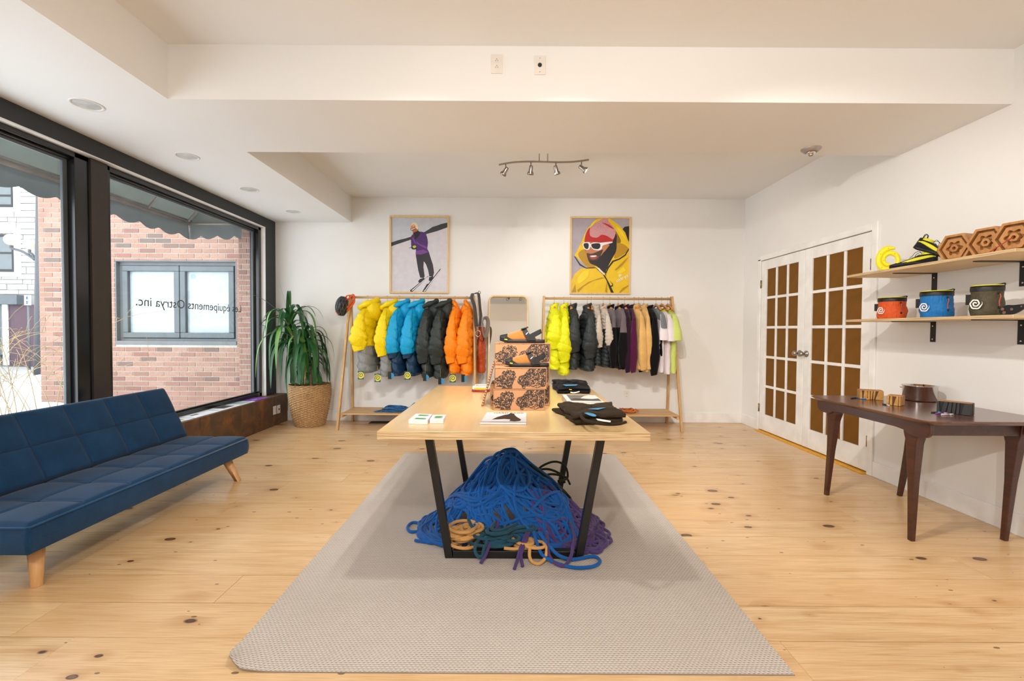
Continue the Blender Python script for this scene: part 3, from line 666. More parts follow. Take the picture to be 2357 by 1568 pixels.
pl, t = apron((wx0+.055, wy0+.035), (wx0+.055, wy1-.035), 1); MB().prism(pl, t).build('apron', WN, wt, bev=.003)
pl, t = apron((wx1-.055, wy0+.035), (wx1-.055, wy1-.035), 1); MB().prism(pl, t).build('apron', WN, wt, bev=.003)
for yy in (wy0+.14, wy1-.14): MB().box(wx0+.067, wx1-.067, yy-.011, yy+.011, ah0, ah1).build('apron', WN, wt, bev=.003)
for fx, fy, tx, ty in ((2.325, 2.615, 2.318, 2.60), (2.875, 2.625, 2.90, 2.60), (2.337, 3.345, 2.318, 3.25), (2.87, 3.335, 2.90, 3.25)):
    def ring(c, a, b_): return [(c[0]-a, c[1]-b_, c[2]), (c[0]+a, c[1]-b_, c[2]), (c[0]+a, c[1]+b_, c[2]), (c[0]-a, c[1]+b_, c[2])]
    def mixp(t): return (fx+(tx-fx)*t, fy+(ty-fy)*t)
    R = [ring((*mixp(0), 0), .013, .014), ring((*mixp(.55), .35), .019, .021), ring((*mixp(.9), .575), .025, .034), ring((*mixp(.97), ah0+.0), .027, .048), ring((*mixp(1), ah1-.002), .027, .055)]
    MB().loft(R, True, True, 0, False).build('leg', WN, wt, bev=.004)
# ---------------------------------------------------------------- wall shelves
def shelf(z, lab):
    r = thing('wall_shelf', lab, 'shelf', (XR-.2, 3, z))
    MB().box(2.626, XR-.001, 2.388, 3.583, z-.018, z).build('board', [PLYSH], r, bev=.001)
    MB().box(2.6252, 2.6265, 2.389, 3.582, z-.0175, z-.0005).box(2.627, XR-.002, 2.3872, 2.3885, z-.0175, z-.0005).build('edge', PLYEDGE, r, label='layered plywood edge')
    for yc, wd in ((2.71, .02), (3.28, .02)):
        b = MB().box(2.765, XR-.001, yc-wd, yc+wd, z-.0225, z-.0182).box(XR-.005, XR-.0005, yc-wd, yc+wd, z-.165, z-.0185)
        b.prism([(2.765, yc-wd, z-.0225), (2.765, yc+wd, z-.0225), (2.735, yc+wd*.3, z-.0225), (2.735, yc-wd*.3, z-.0225)], (0, 0, .0043)); o = b.build('bracket', BLACK, r, bev=.001)
        for zz in (z-.05, z-.145): MB().ball((XR-.006, yc, zz), .003, .006, .006, 10).build('screw', STEEL, o)
    return r
shelf(1.652, 'upper light plywood wall shelf holding shoes and wooden hexagons'); shelf(1.305, 'lower light plywood wall shelf holding chalk bags')
# ---------------------------------------------------------------- mirror
FR = wood_mat('light_ash_frame', 'E9C892', 'D9B276', 2, .5, 1)
mir = thing('standing_mirror', 'tall floor mirror with rounded light wood frame leaning on the wall', 'mirror', (-.03, 5.8, 0))
mx0, mx1 = -.305, .205; lean = .0
def rrect(x0, x1, z0, z1, r, n=6):
    P = []
    for cx_, cz_, a0_ in ((x1-r, z0+r, -pi/2), (x1-r, z1-r, 0), (x0+r, z1-r, pi/2), (x0+r, z0+r, pi)):
        for i in range(n+1): a = a0_+pi/2*i/n; P.append((cx_+r*cos(a), cz_+r*sin(a)))
    return P
def mp(x, z, o=0): return (x, 5.625+z*.19-o, z)
o_, i_ = rrect(mx0, mx1, .004, 1.655, .07), rrect(mx0+.017, mx1-.017, .021, 1.638, .055)
MB().loft([[mp(*p, 0) for p in o_], [mp(*p, .035) for p in o_], [mp(*p, .035) for p in i_], [mp(*p, 0) for p in i_]], False, True, 0, False, True).build('frame', FR, mir, bev=.002)
MB().prism([mp(*p, .01) for p in i_], (0, .006, 0)).build('mirror_glass', mk('silvered_glass', 'F2F4F4', .01, 1, var=0), mir)
# ---------------------------------------------------------------- clothes racks
RK = wood_mat('pine_rack', 'D2AA77', 'B48750', 2, .5, 1); RKX = wood_mat('pine_rack_rail', 'D8B282', 'BD925C', 0, .5, 1)
ROD = 1.605; RY = 5.68
def rack(name_label, x0, x1, xf0, xf1, zs=.19):
    r = thing('clothes_rack', name_label, 'clothes rack', ((x0+x1)/2, RY, 0))
    MB().cyl((x0, RY, ROD), (x1, RY, ROD), .015, n=16).build('rail', RKX, r)
    for x, xf in ((x0, xf0), (x1, xf1)):
        for yf, s_ in ((5.40, -1), (5.925, 1)):
            a, b_ = Vector((xf, yf, .0)), Vector((x, RY+s_*.012, ROD+.03)); d = Vector((.0125, 0, 0)); e = Vector((0, .021, 0))
            MB().prism([a-d-e, a+d-e, a+d+e, a-d+e], b_-a).build('leg', RK, r, bev=.003)
        sx = 1 if x == x0 else -1; y_at = .45*zs/ROD; xx = xf+(x-xf)*zs/ROD+sx*.028
        MB().box(xx-.012, xx+.012, 5.43, 5.90, zs-.045, zs-.012).build('crossbar', RKX, r, bev=.002)
    for k in range(3):
        y0 = 5.435+k*.158; MB().box(xf0+(x0-xf0)*.12+.013, xf1+(x1-xf1)*.12-.013, y0, y0+.148, zs-.011, zs+.004).build('slat', RKX, r, bev=.002)
    return r
rack('pine A-frame clothes rack holding hooded down jackets beside the plant', -2.01, -.475, -2.075, -.43)
rack('pine A-frame clothes rack holding light jackets and tees nearer the doors', .395, 1.985, .37, 2.03)
# ---------------------------------------------------------------- posters
def polys(m, Mx, shapes, z0=.0006):
    for k, (mt, pts, *sm) in enumerate(shapes):
        P = [Vector((x, y, 0)) for x, y in pts]
        if sm and sm[0]: P = catmull(P, 4, True)
        m.poly([Mx(p.x, p.y, z0+k*.00018) for p in P], mt)
def poster(label, u0, v0, u1, v1, zx, zy, zw, zh, shapes, mats, name='framed_poster'):
    a = PY(u0, v0, YB-.03); b_ = PY(u1, v1, YB-.03); x0, x1, z0, z1 = a.x, b_.x, b_.z, a.z
    r = thing(name, label, 'poster', ((x0+x1)/2, YB-.001, z0)); t = .022
    rectframe(MB(), x0, x1, z0, z1, t, YB-.028, YB-.001).build('frame', FR, r, bev=.002)
    m = MB(); Mx = lambda x, y, o: (x0+t+(x1-x0-2*t)*(x-zx)/zw, YB-.012-o, z1-t-(z1-z0-2*t)*(y-zy)/zh)
    m.poly([Mx(zx, zy, 0), Mx(zx+zw, zy, 0), Mx(zx+zw, zy+zh, 0), Mx(zx, zy+zh, 0)], 0)
    polys(m, Mx, shapes); m.build('print', mats, r); return r, Mx
def fm(n, c): return mk(n, c, .5, var=.06, vs_=14)
PM = [fm('print_pale_snow', 'D2CDD3'), fm('print_ridge', '33363D'), fm('print_purple', '4A2468'), fm('print_violet', '7A3F92'), fm('print_black', '17141A'), fm('print_charcoal', '2B2730'),
      fm('print_orange', 'DE8A3C'), fm('print_cream', 'F0DCC0'), fm('print_skin', 'B5603A'), fm('print_lime', 'B9C93A'), fm('print_white', 'E9E6EA'), fm('print_sky', 'C3C6CE')]
a1 = [(11, [(157, 155), (1105, 155), (1105, 240), (700, 400), (420, 480), (157, 585)]),
 (1, [(157, 585), (280, 542), (400, 512), (500, 480), (600, 440), (720, 400), (800, 350), (850, 315), (920, 292), (1000, 262), (1105, 238), (1105, 320), (930, 385), (740, 440), (500, 530), (157, 650)]),
 (5, [(570, 795), (790, 740), (830, 870), (862, 970), (880, 1100), (862, 1170), (800, 1165), (780, 1060), (745, 960), (706, 905), (700, 1010), (722, 1170), (700, 1195), (645, 1190), (612, 1060), (590, 930)]),
 (2, [(495, 470), (560, 420), (620, 395), (720, 412), (758, 480), (775, 580), (766, 690), (785, 750), (660, 790), (572, 790), (570, 700), (500, 660), (490, 560)], True),
 (3, [(575, 730), (700, 705), (785, 745), (660, 792), (572, 782)]), (3, [(580, 560), (640, 610), (750, 650), (765, 700), (650, 640), (590, 600)]), (3, [(505, 500), (525, 500), (575, 600), (560, 610)]),
 (4, [(525, 420), (600, 375), (640, 420), (620, 470), (560, 530), (545, 460)], True), (4, [(500, 650), (575, 640), (585, 690), (540, 705), (500, 690)], True), (9, [(515, 650), (560, 635), (578, 660), (540, 682)], True),
 (4, [(457, 678), (500, 658), (503, 666), (460, 686)]),
 (8, [(508, 365), (600, 335), (608, 375), (540, 412), (520, 400)], True), (7, [(485, 330), (500, 270), (545, 240), (590, 262), (612, 330), (600, 360), (560, 330), (490, 345)], True), (6, [(485, 330), (498, 290), (560, 300), (560, 330), (490, 346)], True),
 (4, [(480, 350), (560, 322), (565, 352), (490, 378)]), (10, [(490, 357), (555, 332), (557, 345), (495, 370)]),
 (4, [(613, 1250), (640, 1215), (712, 1190), (722, 1210), (650, 1275), (620, 1275)]), (4, [(790, 1235), (800, 1180), (868, 1165), (860, 1225), (810, 1250)]),
 (4, [(475, 1410), (780, 1160), (792, 1158), (512, 1435), (480, 1432)]), (10, [(500, 1412), (760, 1182), (770, 1180), (515, 1418)]), (4, [(680, 1432), (985, 1032), (992, 1040), (730, 1435)]), (10, [(705, 1428), (960, 1085), (968, 1085), (722, 1430)]), (4, [(700, 1400), (760, 1300), (800, 1290), (730, 1400)]),
 (6, [(510, 300), (525, 275), (550, 285), (552, 305), (530, 320), (515, 312)], True), (7, [(520, 300), (530, 288), (543, 295), (535, 308)], True)]
poster('framed poster of a skier in a purple jacket on snow', 896, 496, 1033, 676, 157, 155, 948, 1280, a1, PM)
PN = [fm('print_lavender_grey', 'A9A1AB'), fm('print_yellow', 'E8C000'), fm('print_gold', 'B98A06'), fm('print_black', '17141A'), fm('print_red', 'B81418'), mk('print_pink_snow', 'C98F94', .5, var=.35, vs_=160), fm('print_white', 'E9E6EA'),
      fm('print_tan_skin', 'C07A50'), fm('print_beard', '4A2E24'), fm('print_lips', '9A4440'), fm('print_dark_gold', '8A6604'), fm('print_bright', 'F2D21A')]
a2 = [(3, [(985, 340), (1020, 300), (1095, 288), (1095, 560), (1040, 480)]),
 (1, [(133, 1447), (133, 1240), (190, 1120), (290, 1030), (420, 1010), (180, 800), (215, 740), (300, 560), (350, 430), (400, 330), (500, 210), (580, 165), (760, 160), (830, 200), (940, 290), (1030, 400), (1080, 540), (1095, 600), (1095, 1447)]),
 (10, [(350, 700), (370, 430), (480, 300), (640, 200), (790, 260), (900, 420), (960, 560), (880, 620), (800, 800), (560, 880), (400, 820)], True),
 (2, [(245, 770), (350, 700), (420, 880), (540, 980), (420, 1010), (300, 900)], True), (2, [(880, 590), (1000, 600), (1090, 690), (980, 800), (850, 850), (870, 700)], True),
 (3, [(600, 520), (860, 420), (885, 560), (880, 720), (800, 880), (720, 1050), (700, 1110), (560, 990), (440, 930), (400, 800), (520, 850), (660, 760)], True),
 (7, [(360, 590), (420, 560), (740, 600), (740, 660), (620, 800), (520, 870), (430, 830), (385, 760), (360, 680)], True), (8, [(395, 760), (470, 770), (600, 720), (660, 700), (620, 800), (560, 880), (430, 880), (390, 810)], True),
 (7, [(405, 660), (440, 640), (470, 700), (510, 740), (440, 770), (400, 740)], True), (9, [(435, 800), (540, 800), (580, 820), (520, 870), (455, 860)], True), (6, [(450, 808), (545, 800), (535, 822), (470, 828)], True),
 (4, [(350, 575), (365, 440), (420, 330), (520, 240), (700, 210), (820, 320), (865, 430), (830, 530), (790, 570), (600, 560), (430, 565)], True),
 (5, [(435, 430), (450, 300), (560, 220), (660, 160), (735, 160), (750, 210), (850, 330), (865, 420), (820, 520), (740, 470), (640, 440), (560, 490), (470, 480)], True),
 (4, [(640, 230), (760, 270), (840, 340), (800, 330), (700, 270)], True), (4, [(350, 565), (370, 500), (600, 520), (800, 500), (800, 570), (560, 570)]),
 (6, [(318, 590), (420, 570), (450, 600), (500, 575), (620, 578), (805, 560), (800, 585), (660, 625), (640, 680), (590, 712), (500, 700), (450, 650), (430, 690), (390, 706), (340, 680)], True),
 (3, [(335, 600), (400, 588), (420, 630), (400, 690), (350, 670)], True), (3, [(475, 600), (590, 590), (615, 640), (580, 690), (500, 680), (465, 640)], True),
 (3, [(172, 810), (200, 830), (280, 950), (380, 1015), (530, 1005), (600, 1060), (700, 1150), (780, 1300), (850, 1447), (800, 1447), (720, 1230), (660, 1130), (540, 1020), (380, 1030), (270, 975), (180, 830)]),
 (3, [(1095, 700), (1040, 800), (940, 870), (840, 910), (760, 1020), (715, 1120), (720, 1160), (700, 1130), (735, 1010), (820, 890), (930, 850), (1030, 780), (1090, 670)]),
 (6, [(560, 1010), (600, 1020), (690, 1130), (680, 1140), (600, 1065)]), (2, [(133, 1447), (200, 1300), (215, 1447)]), (2, [(230, 1400), (420, 1260), (640, 1180), (700, 1190), (500, 1240), (340, 1340), (250, 1447)]), (2, [(700, 1430), (730, 1240), (740, 1447)]), (2, [(860, 1050), (1000, 900), (1095, 820), (1000, 960), (880, 1060)]),
 (2, [(930, 1447), (1000, 1360), (1095, 1310), (1095, 1330), (960, 1447)]), (11, [(240, 1200), (330, 1080), (420, 1060), (400, 1180), (260, 1290)], True), (11, [(900, 1100), (1000, 1000), (1040, 1060), (960, 1110)], True), (11, [(480, 230), (560, 175), (500, 260), (420, 330)], True), (11, [(880, 300), (960, 360), (1050, 520), (1000, 480), (920, 380)], True),
 (3, [(770, 1230), (830, 1290), (835, 1330), (800, 1345), (770, 1310), (800, 1325), (820, 1310), (815, 1290)])]
pr2, Mx2 = poster('framed poster of a smiling person in white sunglasses and yellow hood', 1313, 498, 1451, 678, 133, 160, 962, 1287, a2, PN)
PW = mk('print_white_ink', 'F4F2EC', .5)
c0 = Mx2(985, 1195, .008); text('lettering', 'ostrya', .062, PW, frame(c0, (.86, 0, .42), (-.42, 0, .86)), pr2, sx=1.1)
V, Fs = spiral_ribbon(.021, .006, frame(Mx2(952, 1145, .008), (1, 0, 0), (0, 0, 1)), 1.8); MB().add(V, Fs).build('emblem', PW, pr2)
# ---------------------------------------------------------------- ceiling lamps and small fixtures
def downlight(u, v, lab, r_=.088):
    p = PZ(u, v, ZS); t = thing('recessed_downlight', lab, 'ceiling light', (p.x, p.y, ZS), 'downlights in the soffit above the windows')
    MB().lathe([(r_-.018, .012), (r_-.02, 0), (r_-.004, -.004), (r_, -.001), (r_, .001)], (p.x, p.y, ZS-.0005), 40).build('trim_ring', PLASTIC, t)
    MB().lathe([(.0, -.0012), (r_-.03, -.0012), (r_-.018, -.0008)], (p.x, p.y, ZS), 40).build('lens', mk('frosted_lens', 'C9C8C5', .4, var=.2, vs_=12), t)
downlight(200.5, 241, 'largest recessed round ceiling light, over the sofa end'); downlight(431, 360, 'second recessed round ceiling light from the sofa end'); downlight(573.5, 436, 'third recessed round ceiling light, between two others'); downlight(674, 487, 'smallest recessed round ceiling light, closest to the back wall')
p = PZ(1867, 343, ZS); fx = thing('ceiling_fixture', 'small round stepped metal fixture under the ceiling beam', 'ceiling fixture', p)
MB().lathe([(.068, 0), (.068, -.004), (.05, -.022), (.036, -.03), (.034, -.027), (.0, -.027)], p, 40).build('base', mk('brushed_grey_metal', 'A8A09A', .4, .6), fx)
MB().lathe([(.032, -.026), (.03, -.038), (.022, -.043), (.0, -.043)], p, 32).build('collar', STEEL, fx); MB().lathe([(.016, -.042), (.016, -.05), (.013, -.053), (.0, -.053)], p, 24).build('cap', CHROME, fx)
def outlet(name, lab, c, n, up, kind='duplex', w_=.07, h_=.114):
    n = Vector(n); up = Vector(up); e = up.cross(n); Mx = frame(c, e, up); r = thing(name, lab, 'outlet' if kind != 'blank' else 'wall plate', c)
    q = Mx.to_3x3(); cc = Vector(c)
    MB().obox(cc+n*.003, e*w_/2, up*h_/2, n*.003).build('plate', PLASTIC, r, bev=.002)
    if kind == 'duplex':
        for s_ in (-1, 1):
            d = cc+up*s_*.0195+n*.0062; ringm = MB(); P = []
            for i in range(24): a = 2*pi*i/24; P.append(d+e*max(-.0145, min(.0145, .017*cos(a)))*1+up*.0145*sin(a))
            f_ = MB().prism(P, n*.0012).build('socket', PLASTIC, r)
            mm = MB(); mm.obox(d+n*.0014-e*.0062+up*-.002, e*.0013, up*.0042, n*.0003).obox(d+n*.0014+e*.0062+up*-.002, e*.0013, up*.0035, n*.0003).cyl(d+n*.0011+up*.0075, d+n*.0017+up*.0075, .0024, n=10); mm.build('slot', DARKP, f_)
    else:
        MB().cyl(cc+n*.006, cc+n*.0085, .0125, n=24).build('dark_disc', DARKP, r)
        for s_ in (-1, 1): MB().cyl(cc+up*s_*.041+n*.006, cc+up*s_*.041+n*.0075, .003, n=10).build('screw', STEEL, r)
p = PY(1143.5, 148, 2.80); outlet('wall_outlet', 'white double electrical outlet high on the ceiling beam', p, (0, -1, 0), (0, 0, 1))
p = PY(1242.5, 151, 2.80); outlet('wall_plate', 'white plate with black round hole high on the ceiling beam', p, (0, -1, 0), (0, 0, 1), 'blank')
p = PY(1442, 909.5, YB); outlet('wall_outlet', 'white double outlet on the back wall below the tee shirts rack', p, (0, -1, 0), (0, 0, 1))
p = PY(763, 905, YB); outlet('wall_outlet', 'white outlet on the back wall half hidden by the basket', p, (0, -1, 0), (0, 0, 1))
p = PX(632, 944.5, LX); outlet('wall_outlet', 'white outlet on the brown tiled ledge, the one closer to the sofa', p, (1, 0, 0), (0, 0, 1), h_=.105)
p = PX(641, 942, LX); outlet('wall_plate', 'white socket plate on the brown tiled ledge nearer the plant', p, (1, 0, 0), (0, 0, 1), 'blank', h_=.105)
# track light
tr = thing('track_light', 'curved nickel track light with four spot heads', 'ceiling light', (0, 3.92, ZC), )
TYL = 3.92; ba = [PY(u, v, TYL) for u, v in ((1148, 379.5), (1180, 374), (1222, 372), (1280, 373.5), (1320, 372.5), (1355, 368))]
MB().tube(catmull(ba, 6), .0075, 10).build('bar', CHROME, tr)
for u in (1241, 1260.5): p = PY(u, 372, TYL); MB().cyl(p, (p.x, p.y, ZC), .0045, n=10).build('rod', CHROME, tr)
p = PY(1250, 372, TYL); MB().lathe([(.0, -.02), (.05, -.02), (.06, 0)], (p.x, p.y, ZC), 32).build('canopy', CHROME, tr)
GLOW = emis('lamp_glow', 'FFF0D8', 30); LENS = mk('lamp_lens', 'D8D4CE', .2)
heads = [((1164, 377, 1164.5, 391), (-.55, .35, -.75), 0), ((1222, 373, 1222, 388), (-.08, .45, -.9), 0), ((1279.5, 374, 1279.5, 388), (.28, .45, -.85), 0), ((1338.5, 371, 1338.5, 386), (.75, -.1, -.55), 1)]
for (u, v, u2, v2), d, lit in heads:
    a, b_ = PY(u, v, TYL), PY(u2, v2, TYL); d = Vector(d).normalized(); MB().cyl(a, b_, .0045, n=8).build('stem', CHROME, tr)
    Mz = d.to_track_quat('Z', 'Y').to_matrix(); c_ = b_-d*.012
    h_ = MB().lathe([(.0, -.012), (.014, -.012), (.016, -.004), (.018, .034), (.027, .046), (.029, .062), (.026, .062)], c_, 24, M=Mz).build('lamp_head', CHROME, tr)
    MB().lathe([(.0, .055), (.026, .055)], c_, 24, M=Mz).build('bulb', GLOW if lit else LENS, h_)


# ---------------------------------------------------------------- garments on hangers
HG = wood_mat('honey_hanger_wood', 'C98A48', 'A5682C', 1, .4, 1.5, .2); HGL = wood_mat('pale_hanger_wood', 'DDB070', 'C7924F', 1, .4, 1.5, .2); WIRE = mk('hook_wire', '8E8C8A', .3, 1)
hang0 = None
def hanger(loc, lab, group, pale=False, rz=0, AL=.09):
    h = thing('clothes_hanger', lab, 'hanger', loc, group, rz); h0 = None
    P = [(.0, -.022+.0, .006), (.0, -.018, .016), (.0, .0, .0225), (.0, .017, .014), (.0, .017, -.004), (.0, .004, -.022), (.0, .0, -.04), (.0, 0, -.075)]
    MB().tube(catmull(P, 5), .0016, 6).build('hook', WIRE, h, local=True)
    m = MB(); R = []
    for i in range(13):
        t = -1+2*i/12; y = AL*t; z = -.072-.056*abs(t)**1.2; hh = .013+.012*(1-abs(t))**2; w_ = .009+.006*abs(t)**4
        R.append([(-w_, y, z-hh), (w_, y, z-hh), (w_, y, z+hh*.5), (0, y, z+hh*.8), (-w_, y, z+hh*.5)])
    m.loft(R, True, True, 0, True); m.build('arms', HGL if pale else HG, h, local=True)
    return h
def garment(lab, cat, name, x, cols, hem=-.95, slv=-.64, rx=.085, T=.07, W=.235, puff=.0, baf=.105, split=None, ssplit=None, hood=None, collar=.06, seed=0, rz=0, zt=-.118, tagc=None, group=None, short=False, skew=.0, sl_x=0.0, y_s=-.235, thick2=1, wr=1):
    """a garment on a hanger: body, panels, sleeves, collar or hood. cols: upper, lower, sleeve, cuff"""
    g = thing(name, lab, cat, (x, RY, ROD), group, rz); up, lo, sc, cc = (list(cols)+[cols[-1]]*4)[:4]
    rs = random.Random(seed); so = seed*3.7
    n = 40
    def ring(z, W_, T_, cx_, cy_, amp, ph, baff):
        q = 1
        out = []
        for j in range(n):
            a = 2*pi*j/n; ca, sa = cos(a), sin(a)
            if baff: b_ = abs(sin(pi*(z+ph+sl_*ca*T_+.02*nz(ca+so, sa, z*3))/baf)); q = 1+puff*(min(1, b_*1.2)**.33-.80)+.03*sin(a*17+z*30+3*nz(z*9, a, so))*(1-b_)**1.5
            k = 1+amp*nz(ca*1.3+so, sa*1.3, z*9+so)+amp*.5*nz(ca*4, sa*4+so, z*22)
            out.append((cx_+T_*q*k*math.copysign(abs(ca)**.8, ca), cy_+W_*(1+(q-1)*.4)*(1+.3*(k-1))*math.copysign(abs(sa)**.8, sa), z))
        return out
    amp = (.20 if puff else .12)*wr; sl_ = .45 if baf > .06 else .15
    def Wz(z):
        t = (zt-z)/.13
        if t < 1: return .055+(W-.055)*min(1, max(0, t))**.75
        return W*(1-.05*sin(min(1, (z-zt+.13)/(hem-zt))*pi))
    def Tz(z):
        t = (zt-z)/.13; e = min(1, max(0, (z-hem)/.03)); return (.035+(T-.035)*min(1, max(0, t))**.6)*(.75+.25*e)*(1+.15*(z/hem))
    def body(z0, z1, mat, nm):
        R = []; k = max(8, int(abs(z1-z0)/.0055))
        for i in range(k+1): z = z0+(z1-z0)*i/k; R.append(ring(z, Wz(z), Tz(z), skew*(z/hem)**2, 0, amp, 0, bool(puff)))
        m = MB().loft(R, True, True, 0, True); return m.build(nm, mat, g, local=True)
    if split: body(zt, split, up, 'body'); body(split-.0005, hem, lo, 'lower_panel')
    else: body(zt, hem, up, 'body')
    for sgn in (-1, 1):
        y0 = sgn*abs(y_s); L_ = slv-(zt-.045)
        def srings(t0, t1, k):
            R = []
            for i in range(k+1):
                t = t0+(t1-t0)*i/k; z = zt-.045+L_*t
                if short: r_ = rx*(.30+.62*min(1, t*1.25)**.8); cy_ = y0+sgn*(.055*t-.05*max(0, 1-t*4)); cx_ = sl_x*t
                else:
                    r_ = rx*(.20+.80*min(1, t*1.45)**.85)*(1 if t < .72 else 1-.42*((t-.72)/.28)**1.3); cy_ = y0+sgn*(.035*sin(pi*min(1, t*1.1)))-sgn*.02*max(0, t-.6); cx_ = sl_x*t-.012*sin(pi*t)
                    if t < .12: cy_ -= sgn*.06*(1-t/.12)
                zz = z
                rr = ring(z, r_*.72*thick2, r_, cx_, cy_, amp*.9, .03, bool(puff))
                R.append([(p[0], p[1], p[2]+(.22*(p[0]-cx_)*max(0, (t-.6)/.4) if not short else .25*(p[1]-cy_)*t*-sgn)) for p in rr])
            return R
        if ssplit:
            f_ = (ssplit-(zt-.045))/L_
            MB().loft(srings(0, f_, 70), True, True, 0, True).build('sleeve', sc, g, local=True); MB().loft(srings(f_, 1, 40), True, True, 0, True).build('cuff', cc, g, local=True)
        else: MB().loft(srings(0, 1, 100 if puff else 50), True, True, 0, True).build('sleeve', sc, g, local=True)
    if hood:
        hx, hs_ = hood; m = MB()
        m.ball((hx*.075, -.02, -.165), .078*hs_, .12*hs_, .125*hs_, 26, fn=lambda d: 1+.10*nz(d.x*2+so, d.y*2, d.z*2)+.05*abs(sin(d.z*7+d.x*2)))
        m.build('hood', up, g, local=True)
        m = MB(); P = [(-.07*hx, -.035, -.135), (-.055*hx, -.10, -.12), (.02*hx, -.12, -.085), (.09*hx, -.09, -.055), (.10*hx, .0, -.04), (.07*hx, .09, -.06), (-.0, .11, -.09), (-.06*hx, .07, -.125)]
        m.tube(catmull([(a*hs_, b_*hs_, c_) for a, b_, c_ in P], 5, True), lambda t: .029*hs_*(1+.2*sin(t*31)), 12, False, True); m.build('hood_rim', up, g, local=True)
    elif collar:
        m = MB(); R = []
        for i in range(7):
            t = i/6; R.append([(.048*(1+.25*t)*cos(2*pi*j/24)*(1 if t < .9 else .8), (.062+.012*t)*sin(2*pi*j/24), zt+.0+collar*(t-.4)+.018*cos(2*pi*j/24)+.006*nz(j*.4, i, so)) for j in range(24)])
        R += [[(p[0]*.8, p[1]*.8, p[2]-.03) for p in R[-1]]]
        m.loft(R, False, True, 0, True); m.build('collar', cols[4] if len(cols) > 4 else up, g, local=True)
    if tagc is not None:
        zz, tx, kind = tagc; y = -.275
        MB().tube([(tx, y, zz), (tx+.002, y-.004, zz-.10)], .0016, 5).build('tag_cord', mk('tag_cord', 'A9A060', .7), g, local=True)
        if kind == 'spiral':
            M_ = frame((tx, y-.006, zz-.145), (1, 0, .0), (0, 0, 1)); m = MB(); m.T = M_
            m.prism([(-.036, -.05, -.001), (.036, -.05, -.001), (.036, .05, -.001), (-.036, .05, -.001)], (0, 0, .0012)); o = m.build('hang_tag', mk('tag_teal', '1D5660', .5), g, local=True)
            m = MB(); m.T = M_; m.cyl((0, 0, .0006), (0, 0, .0016), .04, n=28); V, Fs = spiral_ribbon(.034, .008, Matrix.Identity(4), 1.7, z=.0021); m.add(V, Fs, 1, False)
            m.build('tag_emblem', [mk('tag_yellow', 'E3D230', .5), mk('tag_teal', '1D5660', .5)], o, local=True)
        else:
            m = MB(); m.obox((tx, y-.006, zz-.145), (.022, .006, 0), (0, .0007, 0), (0, 0, .045)); o = m.build('hang_tag', BLACK, g, local=True)
            m = MB(); m.cyl((tx+.012, y-.003, zz-.15), (tx+.012, y-.002, zz-.15), .036, n=24); m.build('tag_disc', mk('tag_blue', '2E86B8', .5), o, local=True)
    return g
YEL = nylon('yellow_nylon', 'F4D60A'); GRY = nylon('grey_nylon', '8A8C8B'); BLU = nylon('cyan_blue_nylon', '0C9FD3'); NVY = nylon('navy_nylon', '123654'); DGN = nylon('dark_green_nylon', '2B322F'); ORG = nylon('orange_nylon', 'FF8A0C')
RORG = nylon('rust_orange_nylon', 'B8481A')
def hx(u, y=RY): return PY(u, 684, y).x
LJ = [(846.8, (YEL, GRY, YEL), 'yellow hooded down jacket with grey hem, beside the helmet', dict(hem=-.93, slv=-.655, split=-.60, hood=(1, 1.12), T=.088, rx=.10, tagc=(-.80, -.0, 'spiral'), seed=1)),
      (891.6, (YEL, GRY, YEL), 'yellow hooded down jacket with grey hem, next to the blue jackets', dict(hem=-.97, slv=-.72, split=-.64, hood=(1, .95), T=.068, rx=.082, tagc=(-.83, -.07, 'spiral'), seed=2)),
      (919.6, (BLU, NVY, BLU, NVY), 'sky blue hooded down jacket with navy hem, next to the yellow ones', dict(hem=-.96, slv=-.74, split=-.66, ssplit=-.68, hood=(1, .95), T=.066, rx=.08, tagc=(-.80, -.05, 'b'), seed=3)),
      (952.4, (BLU, NVY, BLU, NVY), 'sky blue hooded down jacket with navy hem, next to the dark green ones', dict(hem=-.96, slv=-.74, split=-.66, ssplit=-.69, hood=(1, 1.0), T=.07, rx=.085, tagc=(-.80, -.02, 'spiral'), seed=4)),
      (985, (DGN, DGN, DGN), 'dark green hooded down jacket, next to the blue ones', dict(hem=-.98, slv=-.80, hood=(1, .95), T=.068, rx=.09, tagc=(-.82, .0, 'b'), seed=5)),
      (1013.3, (DGN, DGN, DGN), 'dark green hooded down jacket, next to the orange ones', dict(hem=-.99, slv=-.81, hood=(1, 1.05), T=.075, rx=.095, tagc=(-.86, .02, 'b'), seed=6)),
      (1047.5, (ORG, ORG, ORG), 'bright orange down jacket, next to the dark green ones', dict(hem=-.93, slv=-.80, hood=(-.5, .62), T=.066, rx=.078, tagc=(-.83, -.0, 'spiral'), seed=7)),
      (1075, (ORG, ORG, ORG), 'bright orange down jacket at the strap end of the rack', dict(hem=-.95, slv=-.80, hood=(-.5, .66), T=.07, rx=.088, tagc=(-.83, -.02, 'b'), seed=8))]
for u, cols, lab, kw in LJ:
    x = hx(u); rz = random.Random(kw['seed']).uniform(-.06, .06)
    hanger((x, RY, ROD), 'wooden hanger inside the '+' '.join(lab.replace(',', '').split()[:13]).replace('hooded down ', ''), 'hangers under the down jackets', rz=rz)
    garment(lab, 'jacket', 'down_jacket', x+.015, cols, puff=.27, baf=.115, rz=rz, group='down jackets beside the plant', sl_x=-.03, **kw)
garment('rust orange jacket hanging behind the grey straps', 'jacket', 'down_jacket', hx(1098)+.06, (RORG,), hem=-.93, slv=-.80, puff=.15, T=.045, rx=.03, W=.10, seed=19, collar=0, y_s=-.10, zt=-.36)
